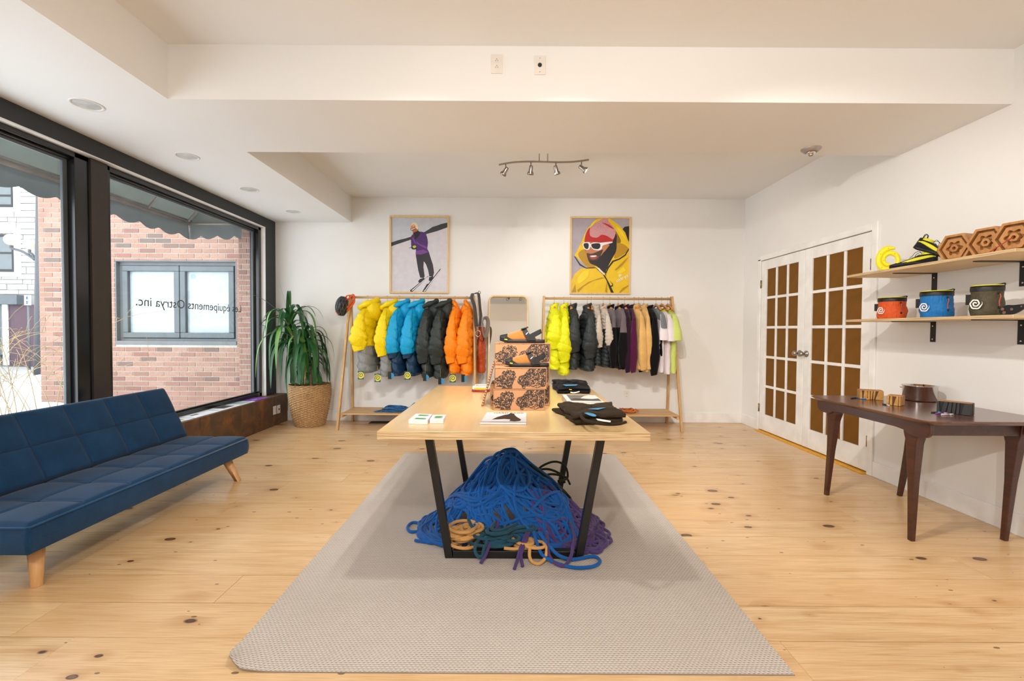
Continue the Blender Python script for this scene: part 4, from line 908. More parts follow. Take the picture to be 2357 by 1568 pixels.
NEO = nylon('neon_yellow_nylon', 'E6E80E'); CHR = nylon('charcoal_nylon', '2C3234'); BEI = nylon('beige_nylon', 'C9BEB0'); FBL = fabric_mat('black_fleece', '0C0B0D', .2, 300, .95, .1); FGR = fabric_mat('mauve_grey_fleece', '6A5F63', .1, 300, .95)
PLM = fabric_mat('plum_black_fleece', '2A1024', .15, 300, .95, .2); PUR = fabric_mat('purple_fleece', '4E1038', .1, 300, .95, .3); TAN = fabric_mat('tan_fleece', 'D3A866', .12, 320, .95, .3); WHT = fabric_mat('white_cotton', 'DDD3D6', .04, 200, .9, .1)
LIM = fabric_mat('lime_cotton', 'C3CF72', .05, 200, .9, .1); GRT = fabric_mat('grey_cotton', '6F7374', .08, 200, .9); YCOL = mk('yellow_neck_tape', 'D8C71E', .7)
RJ = [(1275.6, (NEO,), 'neon yellow down jacket behind the sandals and shoe boxes', dict(hem=-.87, slv=-.62, puff=.27, T=.08, rx=.10, collar=.08, seed=21), 'down_jacket'),
      (1298, (NEO,), 'neon yellow down jacket next to the charcoal ones', dict(hem=-.94, slv=-.78, puff=.27, T=.07, rx=.088, collar=.08, seed=22, tagc=(-.88, .0, 'b')), 'down_jacket'),
      (1318, (CHR,), 'charcoal down jacket next to the neon yellow ones', dict(hem=-.87, slv=-.66, puff=.24, T=.07, rx=.085, collar=.08, seed=23), 'down_jacket'),
      (1352, (CHR,), 'charcoal down jacket next to the beige ones', dict(hem=-.89, slv=-.73, puff=.24, T=.075, rx=.088, collar=.08, seed=24), 'down_jacket'),
      (1371, (BEI, CHR, BEI, BEI), 'thin beige down jacket next to the charcoal jackets', dict(hem=-.82, slv=-.60, split=-.42, puff=.30, baf=.045, T=.045, rx=.045, collar=.05, seed=25, sl_x=.02), 'quilted_jacket'),
      (1389, (BEI, CHR, BEI, CHR), 'thin beige quilted jacket with dark lower half beside the fleeces', dict(hem=-.84, slv=-.66, split=-.38, ssplit=-.57, puff=.30, baf=.045, T=.06, rx=.055, collar=.05, seed=26, sl_x=.06), 'quilted_jacket'),
      (1404, (FGR, FBL, FGR, FBL, FBL), 'black and grey fleece jacket squeezed beside the beige quilted one', dict(hem=-.85, slv=-.84, split=-.3, ssplit=-.36, T=.045, rx=.045, seed=27), 'fleece_jacket'),
      (1425, (FGR, FBL, FGR, FBL, FBL), 'black fleece jacket with grey yoke and small white emblem', dict(hem=-.86, slv=-.84, split=-.36, ssplit=-.42, T=.07, rx=.06, seed=28), 'fleece_jacket'),
      (1438, (PLM, PLM, PLM), 'dark plum fleece jacket between black and purple', dict(hem=-.86, slv=-.90, T=.045, rx=.045, seed=29), 'fleece_jacket'),
      (1449, (PLM, PUR, PUR, PUR), 'purple fleece jacket with darker shoulders', dict(hem=-.86, slv=-.90, ssplit=-.28, split=-.28, T=.045, rx=.052, seed=30), 'fleece_jacket'),
      (1463, (TAN,), 'tan fleece jacket with a standing collar beside the purple one', dict(hem=-.86, slv=-.87, T=.06, rx=.062, collar=.08, seed=31, sl_x=.04), 'fleece_jacket'),
      (1481, (TAN,), 'tan fleece jacket mostly behind the black sweater', dict(hem=-.89, slv=-.86, T=.05, rx=.052, collar=.07, seed=32, sl_x=.03), 'fleece_jacket'),
      (1493, (FBL,), 'long black sweater hanging beside the tee shirts', dict(hem=-.84, slv=-.93, T=.06, rx=.062, collar=.05, seed=33), 'sweater'),
      (1510, (GRT, FBL, GRT), 'grey and black tee shirt half hidden beside the sweater', dict(hem=-.70, slv=-.36, split=-.38, short=True, T=.028, rx=.038, collar=0, seed=34, wr=.3), 'tee_shirt'),
      (1514, (WHT, WHT, WHT, WHT, YCOL), 'white tee shirt closer to the black sweater', dict(hem=-.90, slv=-.50, short=True, T=.045, rx=.06, collar=.03, seed=35, zt=-.15), 'tee_shirt'),
      (1526, (WHT, WHT, WHT, WHT, YCOL), 'white tee shirt next to the lime one', dict(hem=-.92, slv=-.51, short=True, T=.045, rx=.062, collar=.03, seed=36, zt=-.15), 'tee_shirt'),
      (1541, (LIM, LIM, LIM, LIM, YCOL), 'lime green tee shirt at the end of the rack', dict(hem=-.91, slv=-.50, short=True, T=.05, rx=.068, collar=.03, seed=37, zt=-.15), 'tee_shirt')]
hu = {21: 1275.6, 22: 1298, 23: 1313.5, 24: 1352, 25: 1361, 26: 1388.6, 27: 1404, 28: 1423, 29: 1438, 31: 1460, 32: 1470, 33: 1482, 35: 1510, 36: 1523, 37: 1537}
for u, cols, lab, kw, nm in RJ:
    x = hx(u); rz = random.Random(kw['seed']*7).uniform(-.05, .05)
    g = garment(lab, nm.split('_')[-1] if nm != 'tee_shirt' else 'shirt', nm, x, cols, rz=rz, group='clothes on the rack nearer the doors', **kw)
    if kw['seed'] in hu: hanger((hx(hu[kw['seed']]), RY, ROD), 'wooden hanger holding the '+' '.join(lab.split()[:12]), 'hangers on the rack nearer the doors', pale=kw['seed'] == 33, rz=rz, AL=.20 if kw['seed'] in (35, 36, 37) else .085)
    if kw['seed'] == 28:
        V, Fs = spiral_ribbon(.016, .005, frame((.055, -.20, -.33), (.5, -1, 0), (0, 0, 1)), 1.6); MB().add(V, Fs).build('emblem', PW, g, local=True)
# helmet hung from the rack end
hl = thing('climbing_helmet', 'black and orange climbing helmet hanging on the rack post', 'helmet', PY(789, 705, 5.62)); c_ = world_loc(hl); s_ = .0054
rot = Matrix.Rotation(.15, 3, 'Y')
m = MB()
def shell(a, b_):
    th = -pi/2+pi*a; ph = 2*pi*b_; d = Vector((cos(th)*cos(ph), cos(th)*sin(ph), sin(th))); r_ = .118
    q = Vector((d.x*.068-.005, d.y*.125, d.z*.122)); return c_+rot @ q
m.grid(24, 40, shell); m.build('shell', mk('matte_black_shell', '1B1C1E', .5, bmp=.1), hl)
m = MB()
for k in range(6):
    for q in (-.5, .5, 0):
        if q == 0 and k % 2: continue
        P = []
        for i in range(11): t = -1.2+2.4*i/10; b2 = -1.3+k*.5+q*t; d = Vector((sin(b2)*cos(t), -cos(b2)*cos(t), sin(t))); P.append(c_+rot @ Vector((d.x*.071-.005, d.y*.128, d.z*.125)))
        m.tube(P, .0045, 6)
m.build('vent_ribs', mk('vent_rib_black', '4A4D52', .35), hl)
m = MB(); m.tube([c_+rot @ Vector((sin(b2)*cos(la)*.070-.005, -cos(b2)*cos(la)*.127, sin(la)*.124)) for b2, la in [(-1.9+.11*i, -.95+.035*i*(i < 12)-.0*i) for i in range(18)]], .008, 8); m.build('orange_rim', mk('orange_rim', 'E5601C', .4), hl)
m = MB(); q = PY(809, 682, 5.64)
m.tube(catmull([c_+Vector((.05, -.03, .03)), (c_+q)/2+Vector((0, -.02, .06)), q, q+Vector((.03, -.01, -.05)), c_+Vector((.05, -.03, -.03))], 5), .005, 6, flat=(2.2, .6)); m.tube(catmull([c_+Vector((.05, .0, .06)), q+Vector((-.01, -.03, -.02)), q+Vector((.035, -.03, .015)), q+Vector((.04, -.03, -.08)), c_+Vector((.06, -.02, -.06))], 5), .005, 6, flat=(2.2, .6))
m.build('strap', mk('orange_webbing', 'E2551A', .7), hl)
# harness straps on the other end
hs = thing('climbing_harness', 'dark grey climbing harness straps with steel ring hanging on the rack end', 'harness', PY(1100, 690, 5.6)); WEB = fabric_mat('grey_webbing', '4C4744', .12, 300); WEB2 = fabric_mat('taupe_webbing', '7C7168', .12, 300)
def band(P, w_, mt, nm, th=.004, Yy=5.52):
    pts = [PY(u, v, Yy+dy) for u, v, dy in P]; MB().tube(catmull(pts, 5), w_, 8, flat=(1, th/w_) if False else (.35, 1)).build(nm, mt, hs)
band([(1088, 676, .12), (1086, 686, .02), (1092, 705, 0), (1095, 730, 0), (1097, 752, 0)], .022, WEB, 'strap'); band([(1094, 676, .1), (1101, 676, .0), (1104, 700, .0), (1106, 730, 0), (1104, 752, 0)], .020, WEB, 'strap')
band([(1097, 680, .03), (1099, 700, 0), (1101, 728, 0)], .007, mk('ochre_stripe', 'B98A2E', .7), 'stripe'); band([(1102, 676, .05), (1106, 700, .02), (1110, 728, 0), (1114, 762, 0), (1112, 778, 0)], .009, WEB, 'strap')
band([(1112, 735, .0), (1110, 752, -.02), (1113, 772, -.02), (1118, 774, 0), (1123, 752, .04), (1123, 738, .06), (1119, 732, .04), (1113, 733, 0)], .024, WEB2, 'leg_loop')
pts = [PY(1100, 768, 5.5)+Vector((cos(a)*.030, 0, sin(a)*.036)) for a in [2*pi*i/20 for i in range(20)]]; MB().tube(pts, .0045, 8, False, True).build('ring', STEEL, hs)
pts = [PY(1103, 674, 5.6)+Vector((cos(a)*.014, 0, sin(a)*.02)) for a in [2*pi*i/16 for i in range(16)]]; MB().tube(pts, .003, 6, False, True).build('cord_loop', BLACK, hs)
band([(1101, 776, -.01), (1107, 784, -.01), (1112, 786, 0), (1114, 778, 0)], .008, BLACK, 'buckle')

# ---------------------------------------------------------------- things on the central table
KR = mk('kraft_board', 'B07F58', .8, var=.06, vs_=20); KRE = mk('kraft_edge_dark', '4A382C', .85); WC = kraft_print()
def shoebox(lab, x0, x1, y0, y1, z0, h, grp='kraft shoe boxes stacked on the table'):
    r = thing('shoe_box', lab, 'box', ((x0+x1)/2, (y0+y1)/2, z0), grp); z0 += .0008; z1 = z0+h-.001; lz = z1-.012
    MB().box(x0+.002, x1-.002, y0+.002, y1-.002, z0, z1-.003).build('carton', KR, r, bev=.0015)
    MB().box(x0, x1, y0, y1, z1-.0028, z1).box(x0, x0+.0015, y0, y0+.02, z0+.01, z1).box(x1-.0015, x1, y0, y0+.02, z0+.01, z1).build('lid', KR, r, bev=.001)
    w_ = x1-x0; Mx = lambda a, b_, o: (x0+w_*a, y0+.002-.0006-o, z0+h*b_)
    A = [(0, .50), (.06, .55), (.10, .63), (.13, .62), (.14, .78), (.18, .86), (.21, .80), (.24, .93), (.27, .86), (.31, .91), (.33, .83), (.37, .86), (.40, .72), (.39, .62), (.42, .56), (.38, .50), (.40, .44), (.36, .36), (.35, .22), (.33, .17), (.34, .04), (.31, .02), (.13, .02), (.14, .08), (.06, .10), (.02, .08), (.05, .18), (.02, .26), (.0, .28)]
    B = [(.43, .38), (.45, .50), (.47, .60), (.52, .64), (.56, .66), (.60, .78), (.66, .96), (.70, .995), (.985, .995), (.985, .30), (.97, .14), (.92, .10), (.90, .12), (.82, .05), (.74, .07), (.66, .12), (.60, .14), (.585, .02), (.55, .015), (.52, .06), (.515, .16), (.47, .22), (.44, .30)]
    m = MB()
    for Q in (A, B):
        ca = sum(a for a, _ in Q)/len(Q); cb = sum(b for _, b in Q)/len(Q); m.poly([Mx(a, b_, 0) for a, b_ in Q], 2); m.poly([Mx(ca+(a-ca)*.955, cb+(b_-cb)*.93, .00025) for a, b_ in Q], 0)
    m.poly([Mx(a, b_, .0004) for a, b_ in ((.66, .12), (.76, .06), (.86, .16), (.77, .24))], 1); m.poly([Mx(a, b_, .0006) for a, b_ in ((.685, .13), (.755, .09), (.785, .12), (.72, .165))], 2); m.poly([Mx(a, b_, .0006) for a, b_ in ((.74, .175), (.80, .13), (.835, .16), (.775, .21))], 2)
    for a in (.06, .26, .49, .7): m.poly([Mx(a+q, 1-.015-p, 0) for q, p in ((0, 0), (.05, 0), (.03, .035), (.015, .03))], 2)
    m.poly([(x1-.0014, y0+.03, z0+h*.2), (x1-.0014, y0+.10, z0+h*.15), (x1-.0014, y0+.12, z0+h*.8), (x1-.0014, y0+.04, z0+h*.9)], 0)
    m.build('print', [WC, KR, KRE], r); return r
bx0, bx1 = -.105, .190
shoebox('bottom kraft shoe box of the front stack on the table', bx0, bx1, 2.585, 2.73, TZ, .1215)
shoebox('kraft shoe box under the lower sandal, on top of the front stack', bx0+.008, bx1+.010, 2.585, 2.73, TZ+.122, .1215)
shoebox('bottom shoe box of the rear stack, peeking out on both sides', -.128, .232, 2.742, 3.00, TZ, .126); shoebox('middle shoe box of the rear stack, behind the front boxes', -.105, .228, 2.742, 2.99, TZ+.1262, .126)
shoebox('topmost kraft shoe box under the upper sandal', -.104, .232, 2.742, 2.99, TZ+.2524, .126)
# leaning cardboard lid
a, b_ = PY(1109, 932, 2.70), PY(1136, 836, 2.72); a.z = TZ+.002; d = (b_-a); t = Vector((-d.z, 0, d.x)).normalized()*.005; ln = thing('box_lid', 'open cardboard lid leaning against the shoe boxes', 'lid', a)
m = MB(); m.prism([a-t, a+t, b_+t, b_-t], (0, .17, 0)); m.build('panel', KR, ln)
m = MB()
for i in range(17):
    p = a+d*((i+.5)/17); q = d.normalized()*.0028; m.prism([p-q-t*.8+Vector((0, -.0006, 0)), p-q+t*.8+Vector((0, -.0006, 0)), p+q+t*.8+Vector((0, -.0006, 0)), p+q-t*.8+Vector((0, -.0006, 0))], (0, .0004, 0))
m.build('flute_print', KRE, ln)
# sandals
SUE = fabric_mat('tan_suede', '9C662F', .12, 200, .95, .4); RUB = mk('black_rubber', '141416', .6, bmp=.1); WEBB = mk('black_webbing', '1A191B', .75, bmp=.2, bs=300); YB_ = mk('yellow_badge', 'F1D51E', .5)
def sandal(lab, loc, Ls, rz):
    r = thing('sandal', lab, 'sandal', loc, 'tan sandals on the shoe boxes', rz); k = Ls/.26
    def half(t):   # half width along length 0 toe..1 heel
        return .046*k*(sin(pi*min(1, max(0, t*.92+.04)))**.42)*(1-.18*sin(pi*max(0, (t-.3)/.7)))
    def sole(z, e=0, lift=0):
        P = []
        for i in range(25): t = i/24; P.append(((t-.5)*Ls, -half(t)-e, z+lift*max(0, .22-t)**1.5*2.4))
        for i in range(25): t = 1-i/24; P.append(((t-.5)*Ls, half(t)+e, z+lift*max(0, .22-t)**1.5*2.4))
        return P
    MB().loft([sole(.0005, -.003, .06), sole(.006, .001, .06), sole(.016, .002, .06), sole(.022, -.001, .06)], True, True, 0, True).build('sole', RUB, r, local=True)
    m = MB()
    for i in range(14): x = (-.40+.062*i)*Ls; m.box(x, x+.008*k, -half(x/Ls+.5)-.002, half(x/Ls+.5)+.002, .0, .003)
    m.build('tread', RUB, r, local=True)
    def upper(t0, t1, hf, e, kk=22):
        R = []
        for i in range(kk+1):
            t = t0+(t1-t0)*i/kk; x = (t-.5)*Ls; w_ = half(t)*.97+e; h_ = hf(t); zb = .016+.06*max(0, .22-t)**1.5*2.4
            R.append([(x, -w_*cos(pi*j/14)*(1 if j not in (0, 14) else 1), zb+h_*sin(pi*j/14)**.8) for j in range(15)])
        return R
    hf = lambda t: (.012+.052*min(1, max(0, t-.01)/.50)**.75)*k
    MB().loft(upper(.02, .60, hf, -.001), False, False, 0, True).build('upper', SUE, r, local=True, solid=.0025)
    MB().loft(upper(.005, .17, lambda t: hf(t)+.002, .001, 8), False, False, 0, True).build('toe_cap', RUB, r, local=True, solid=.003)
    m = MB()   # side toe rand
    m.prism([((.12-.5)*Ls, -half(.12)-.0015, .012), ((.34-.5)*Ls, -half(.3)-.002, .010), ((.26-.5)*Ls, -half(.26)-.002, .024), ((.12-.5)*Ls, -half(.12)-.002, .046)], (0, .002, 0)); m.build('rand', RUB, r, local=True)
    m = MB(); m.obox(((.135-.5)*Ls, -half(.135)-.0030, .017+.006), (.008*k, 0, -.001), (0, .001, 0), (0, 0, .0028)); m.build('badge', YB_, r, local=True)
    def strap(P, w_, nm, wv, mt=WEBB): 
        return MB().band(catmull([(x*Ls, y*k, z*k) for x, y, z in P], 6), wv, w_*k, .0022).build(nm, mt, r, local=True)
    strap([(.17, -.045, .02), (.10, -.043, .05), (.055, -.030, .072), (.045, .0, .080), (.06, .030, .072), (.12, .043, .04)], .0135, 'instep_strap', (1, 0, .55))
    strap([(.15, -.046, .035), (.26, -.044, .048), (.36, -.034, .062), (.42, .0, .070), (.36, .034, .062), (.2, .044, .04)], .012, 'heel_strap', (-.25, 0, 1))
    MB().prism([(.13*Ls, -.048*k, .018), (.30*Ls, -.046*k, .018), (.27*Ls, -.046*k, .042*k), (.16*Ls, -.048*k, .042*k)], (0, .003, 0)).build('strap_anchor', RUB, r, local=True)
    MB().obox((.05*Ls, -.014*k, .086*k), (.020*k, 0, .006*k), (0, .014*k, 0), (-.001, 0, .004*k)).build('buckle', BLACK, r, bev=.002, local=True); MB().obox((.34*Ls, -.039*k, .062*k), (.012*k, .003, .004*k), (0, .0025, 0), (-.003*k, 0, .010*k)).build('buckle', RUB, r, bev=.0015, local=True)
    MB().obox((.095*Ls, -.046*k, .056*k), (.006*k, 0, .006*k), (0, .0012, 0), (-.0015, 0, .0015)).build('logo_tab', WHITE, r, local=True)
    MB().ball((.30*Ls, .0, .024), .10*Ls, .034*k, .004, 14).build('footbed', SUE, r, local=True)
    return r
sandal('upper tan suede sandal with black straps, on the topmost shoe box', (.063, 2.82, TZ+.3785), .278, .02); sandal('lower tan suede sandal with black straps, on the front box stack', (.088, 2.665, TZ+.2440), .255, .03)
# magazine, book, card boxes
MAGW = mk('magazine_white', 'DAD6D8', .45, var=.12, vs_=7, stretch=(1, 5, 1)); INK = mk('ink_dark', '2A2320', .5, var=.2, vs_=30)
mg = thing('magazine', 'thin magazine reading HARD PACK with a dark mountain shape on its cover', 'magazine', (-.06, 2.2, TZ)); mw = [PZ(u, v, TZ+.007) for u, v in ((1105, 974), (1211.5, 975), (1212, 950.5), (1120.5, 950))]
m = MB(); m.loft([[Vector((p.x, p.y, TZ+.001)) for p in mw], [Vector((p.x, p.y, TZ+.009)) for p in mw]], True, True, 0, False); m.build('pages', MAGW, mg, bev=.001)
def bil(q, a, b_, z): p = (q[0]*(1-a)+q[1]*a)*(1-b_)+(q[3]*(1-a)+q[2]*a)*b_; return Vector((p.x, p.y, z))
def onq(q, pts, z): return [bil(q, a, b_, z) for a, b_ in pts]
m = MB(); m.poly(onq(mw, [(.22, .28), (.32, .52), (.48, .74), (.56, .80), (.60, .92), (.70, .84), (.72, .70), (.78, .52), (.88, .30), (.86, .18), (.74, .12), (.62, .16), (.64, .30), (.5, .34), (.35, .30)], TZ+.0094), 0)
m.poly(onq(mw, [(0, .02), (1, .02), (1, .10), (0, .14)], TZ+.0093), 1); m.build('cover_print', [INK, mk('print_grey_water', 'A9A6AC', .5, var=.2, vs_=12)], mg)
ey = ((mw[3]+mw[2])/2-(mw[0]+mw[1])/2); ex = mw[1]-mw[0]
text('title', 'HARD PACK', .030, INK, frame(bil(mw, .56, .915, TZ+.0096), ex, ey), mg, .0002, sx=.98)
bk = thing('book', 'thick white book with a black and white landscape cover', 'book', (.5, 2.75, TZ)); TB = TZ+.036
q = [PZ(u, v, TB) for u, v in ((1305, 924), (1390, 925.5), (1370, 910), (1293, 908))]; dn = Vector((0, 0, -.035))
m = MB(); m.loft([[p+dn+(sum(q, Vector())/4-p)*.02 for p in q], [p-Vector((0, 0, .004))+(sum(q, Vector())/4-p)*.02 for p in q]], True, True, 0, False); m.build('pages', mk('page_edges', 'E9E2DA', .7, var=.1, vs_=4, stretch=(1, 1, 90)), bk)
m = MB(); m.loft([[p-Vector((0, 0, .0035)) for p in q], q], True, True, 0, False); m.loft([[p+dn-Vector((0, 0, -.0)) for p in q], [p+dn+Vector((0, 0, .0035)) for p in q]], True, True, 0, False); m.loft([[q[3]+dn, q[0]+dn, q[0]+dn+Vector((.003, 0, 0)), q[3]+dn+Vector((.003, 0, 0))], [q[3], q[0], q[0]+Vector((.003, 0, 0)), q[3]+Vector((.003, 0, 0))]], True, True, 0, False); m.build('cover', mk('white_cover', 'E4DEDA', .4), bk, bev=.001)
m = MB(); zt_ = TB+.0004; m.poly(onq(q, [(.13, .08), (.97, .08), (.97, .95), (.13, .95)], zt_), 0); m.poly(onq(q, [(.45, .45), (.62, .80), (.78, .95), (.97, .95), (.97, .50), (.75, .38)], zt_+.0002), 1); m.poly(onq(q, [(.13, .30), (.30, .42), (.46, .36), (.70, .30), (.97, .36), (.97, .28), (.6, .2), (.2, .2)], zt_+.0004), 2)
m.build('cover_print', [mk('print_mid_grey', '6F6D6A', .5, var=.25, vs_=25), mk('print_pale_grey', 'D9D4D0', .5), INK], bk)
def cardbox(lab, pts, z0, h, win):
    r = thing('card_box', lab, 'box', ((PZ(*pts[0], z0+h).x), PZ(*pts[0], z0+h).y, z0), 'small white boxes with green windows'); q = [PZ(u, v, z0+h) for u, v in pts]
    m = MB(); m.loft([[Vector((p.x, p.y, z0+.0006)) for p in q], q], True, True, 0, False); m.build('carton', mk('white_card', 'E8E0E2', .5), r, bev=.0008)
    m = MB(); m.poly(onq(q, [(.25, .25), (.85, .25), (.85, .75), (.25, .75)], z0+h+.0003), 0); m.poly(onq(q, [(.30, .32), (.72, .32), (.72, .68), (.30, .68)], z0+h+.0005), 1); m.build('label_window', [mk('label_grey', '9AA5A0', .4), mk('label_green', '4FA45C', .4, var=.2, vs_=40)], r)
cardbox('white box with green window, the nearer one of the touching pair', ((940.5, 966.5), (984, 968), (989.5, 961), (948.5, 959.5)), TZ, .021, 0); cardbox('white box with green window tucked behind the other white box', ((949, 959), (989.8, 960.4), (995, 953.5), (957.5, 952.3)), TZ, .021, 0)
cardbox('small squarish white box with a green label, beside the longer pair', ((989, 965.5), (1020.5, 965.8), (1027, 955), (996, 955)), TZ, .021, 0)
# white, yellow and red pouch
pp = PZ(1106, 903, TZ); r = thing('packaged_item', 'white and yellow package in a red tray behind the boxes', 'package', pp)
def blob(z0, z1, e, n=20): return [[(pp.x+(.065+e2)*math.copysign(abs(cos(a))**.5, cos(a)), pp.y+.06+(.06+e2)*math.copysign(abs(sin(a))**.5, sin(a)), z) for a in [2*pi*i/n for i in range(n)]] for z, e2 in ((z0, e-.006), (z0+.004, e), (z1, e))]
MB().loft(blob(TZ+.001, TZ+.012, .004), True).build('tray', mk('crimson_plastic', '9E1020', .35), r); MB().loft(blob(TZ+.0125, TZ+.036, -.002), True).build('body', PLASTIC, r)
m = MB(); m.prism([(pp.x-.045, pp.y-.0035, TZ+.02), (pp.x+.05, pp.y-.0035, TZ+.017), (pp.x+.055, pp.y-.0035, TZ+.032), (pp.x-.05, pp.y-.0035, TZ+.034)], (0, .002, 0)); m.build('yellow_panel', mk('amber_print', 'E5A81A', .5), r)
MB().tube([(pp.x-.045, pp.y+.02, TZ+.036), (pp.x-.038, pp.y+.04, TZ+.052), (pp.x+.045, pp.y+.04, TZ+.052), (pp.x+.05, pp.y+.02, TZ+.036)], .003, 6).build('clear_handle', PLASTIC, r)
# folded trousers: soft slab with rolled layers
def folded(lab, name, z0, quad, h, mt, seed, layers=2):
    r = thing(name, lab, 'trousers', (quad[0].x, quad[0].y, z0)); so = seed*5.1
    for L_ in range(layers):
        k0, k1 = L_/layers, (L_+1)/layers; R = []; n = 56; sh = (L_*.012, L_*.01)
        for i in range(9):
            t = i/8; z = z0+.001+h*(k0+(k1-k0)*t); infl = -.10*(1-sqrt(max(0, 1-(2*t-1)**2))) 
            ring_ = []
            for j in range(n):
                a = 2*pi*j/n; ca, sa = cos(a), sin(a); m_ = max(abs(ca), abs(sa)); uu = .5+.5*ca/m_*(.93+.07*abs(ca*sa)*2); vv = .5+.5*sa/m_*(.93+.07*abs(ca*sa)*2)
                uu = .5+(uu-.5)*(1+infl-.03*L_); vv = .5+(vv-.5)*(1+infl*1.5-.05*L_); p = bil(quad, uu, vv, z); q_ = 1+.0
                p.x += .030*nz(ca*2+so, sa*2, L_)+.012*nz(ca*5, sa*5+so, t*2); p.y += .024*nz(ca*2, sa*2+so, L_+4)+.01*nz(ca*6, sa*6+so, t*3); p.z += .016*nz(p.x*8, p.y*8, so+L_)*(1 if L_ else .4)*t
                p.z = max(p.z, z0+.0006); ring_.append(p)
            R.append(ring_)
        top = R[-1]; c_ = sum(top, Vector())/n
        for s_ in (.88, .76, .64, .52, .4, .28, .16, .06): R.append([c_+(p-c_)*s_+Vector((0, 0, .012*nz(p.x*9+s_*2, p.y*9, so+L_)+.006*abs(nz(p.x*22, p.y*22, so))+.003*(1-s_))) for p in top])
        MB().loft(R, True, True, 0, True).build('folded_layer', mt, r)
    return r
OLV = fabric_mat('dark_olive_canvas', '2F2416', .12, 260, .9, .03); BKC = fabric_mat('black_canvas', '0B0B0D', .12, 260, .8, .03)
q = [PZ(u, v, TZ) for u, v in ((1325, 980), (1440, 978), (1405, 942), (1277, 948))]
tr_ = folded('dark olive folded trousers lying on the near table corner', 'folded_trousers', TZ, q, .050, OLV, 3, 2)
BLUT = mk('sky_blue_lining', '3F9BD2', .5); z_ = TZ+.062
def cloth_patch(pts, mt, nm, par, zz): m = MB(); m.prism([PZ(u, v, zz) for u, v in pts], (0, 0, .0012)); return m.build(nm, mt, par)
cloth_patch([(1345, 951), (1352, 950.2), (1366, 953), (1373, 956.5), (1371, 959), (1364, 958.5), (1354, 955.5)], BLUT, 'blue_label', tr_, z_); cloth_patch([(1354, 941.5), (1395, 938.6), (1376, 943)], BLUT, 'blue_lining', tr_, z_-.004)
m = MB(); m.tube(catmull([PZ(u, v, z_-.012) for u, v in ((1345, 952), (1337, 954), (1340, 962), (1352, 969), (1372, 974), (1400, 977), (1425, 976), (1440, 972))], 6), .007, 8); m.build('rolled_edge', OLV, tr_)
cloth_patch([(1372, 964.5), (1378, 964.8), (1406, 969.4), (1405, 972.5), (1390, 970.5), (1376, 968)], WHITE, 'white_label', tr_, z_+.001)
q = [PZ(u, v, TZ) for u, v in ((1285, 907), (1357, 907), (1350, 886), (1267, 884))]
tb = folded('black folded trousers behind the white book', 'folded_trousers', TZ, q, .042, BKC, 5, 2); z_ = TZ+.052
cloth_patch([(1296, 886), (1330, 885.5), (1326, 887.6), (1302, 888.6)], BLUT, 'blue_lining', tb, z_); m = MB(); m.tube([PY(u, v, q[0].y-.015) for u, v in ((1313, 903), (1319, 904.5), (1327, 903.5), (1334, 901.5))], .004, 6); m.build('white_label', WHITE, tb)
m = MB(); m.tube([PY(u, v, q[0].y-.01) for u, v in ((1310, 896.5), (1316, 897.2))], .0025, 6); m.build('yellow_label', YB_, tb)
# ---------------------------------------------------------------- things on the walnut table
OAK = wood_mat('honey_block_wood', 'C99A56', 'A87636', 1, .45, 1.4); OAKD = wood_mat('orange_block_wood', 'B5824A', '8F5D2B', 1, .5, 1.4); CARVE = mk('carved_charcoal', '2A2A2C', .6, bmp=.2); RECD = mk('carved_recess_brown', '5B3A1A', .8)
def gripblock(lab, A, B, h, dep, front, backm, endm, cuts, face_t=.03):
    """bar along A->B (front bottom edge, world, on table), carved front slab plus plain backing box"""
    A, B = Vector(A), Vector(B); e = (B-A); Ln = e.length; e.normalize(); n = Vector((-e.y, e.x, 0)); n = n if n.x > 0 else -n   # n points to the back
    r = thing('grip_block', lab, 'training block', (A+B)/2); z = Vector((0, 0, 1))
    def fr(s, t, o=0): return A+e*Ln*s+z*(h*t+.0006)+n*o
    m = MB(); m.prism([fr(0, 0, .008), fr(1, 0, .008), fr(1, 1, .008), fr(0, 1, .008)], n*(face_t-.008)); m.build('core', front, r, bev=.001)
    s0 = 0
    for c0, c1, c2, c3 in cuts+[(1, 1, 1, 1)]:     # lands between slanted cuts: (top start, bottom start, top end, bottom end)
        m = MB(); m.prism([fr(s0 if isinstance(s0, (int, float)) else s0[1], 0), fr(c1, 0), fr((c0+c1)/2+.008, .5), fr(c0, 1), fr(s0 if isinstance(s0, (int, float)) else s0[0], 1), fr((s0 if isinstance(s0, (int, float)) else (s0[0]+s0[1])/2-.008), .5)], n*.009); m.build('carved_land', front, r, bev=.0015)
        s0 = (c2, c3)
    m = MB()
    for c0, c1, c2, c3 in cuts: m.prism([fr(c1, .02, .007), fr(c3, .02, .007), fr(c2, .98, .007), fr(c0, .98, .007)], n*.0012)
    m.build('recess', RECD if front is not CARVE else BLACK, r)
    m = MB(); m.prism([fr(-.02, 0, face_t+.001), fr(1.0, 0, face_t+.001), fr(1.0, 1.06, face_t+.001), fr(-.02, 1.06, face_t+.001)], n*(dep-face_t)); m.build('backing_box', backm, r, bev=.001)
    m = MB(); m.prism([fr(1.0, .02, face_t+.004), fr(1.0, .02, dep-.002), fr(1.0, 1.03, dep-.002), fr(1.0, 1.03, face_t+.004)], e*.003); m.build('end_panel', endm, r)
    return r
WZt = wz+.0005
gripblock('carved honey wood grip block with black-ended box, farthest on the walnut table', PZ(1980, 919, WZt), PZ(2034, 922, WZt), .062, .075, OAK, OAKD, BLACK, [(.06, .10, .18, .14), (.30, .30, .33, .33), (.42, .42, .46, .46), (.54, .50, .58, .56), (.66, .60, .80, .66)])
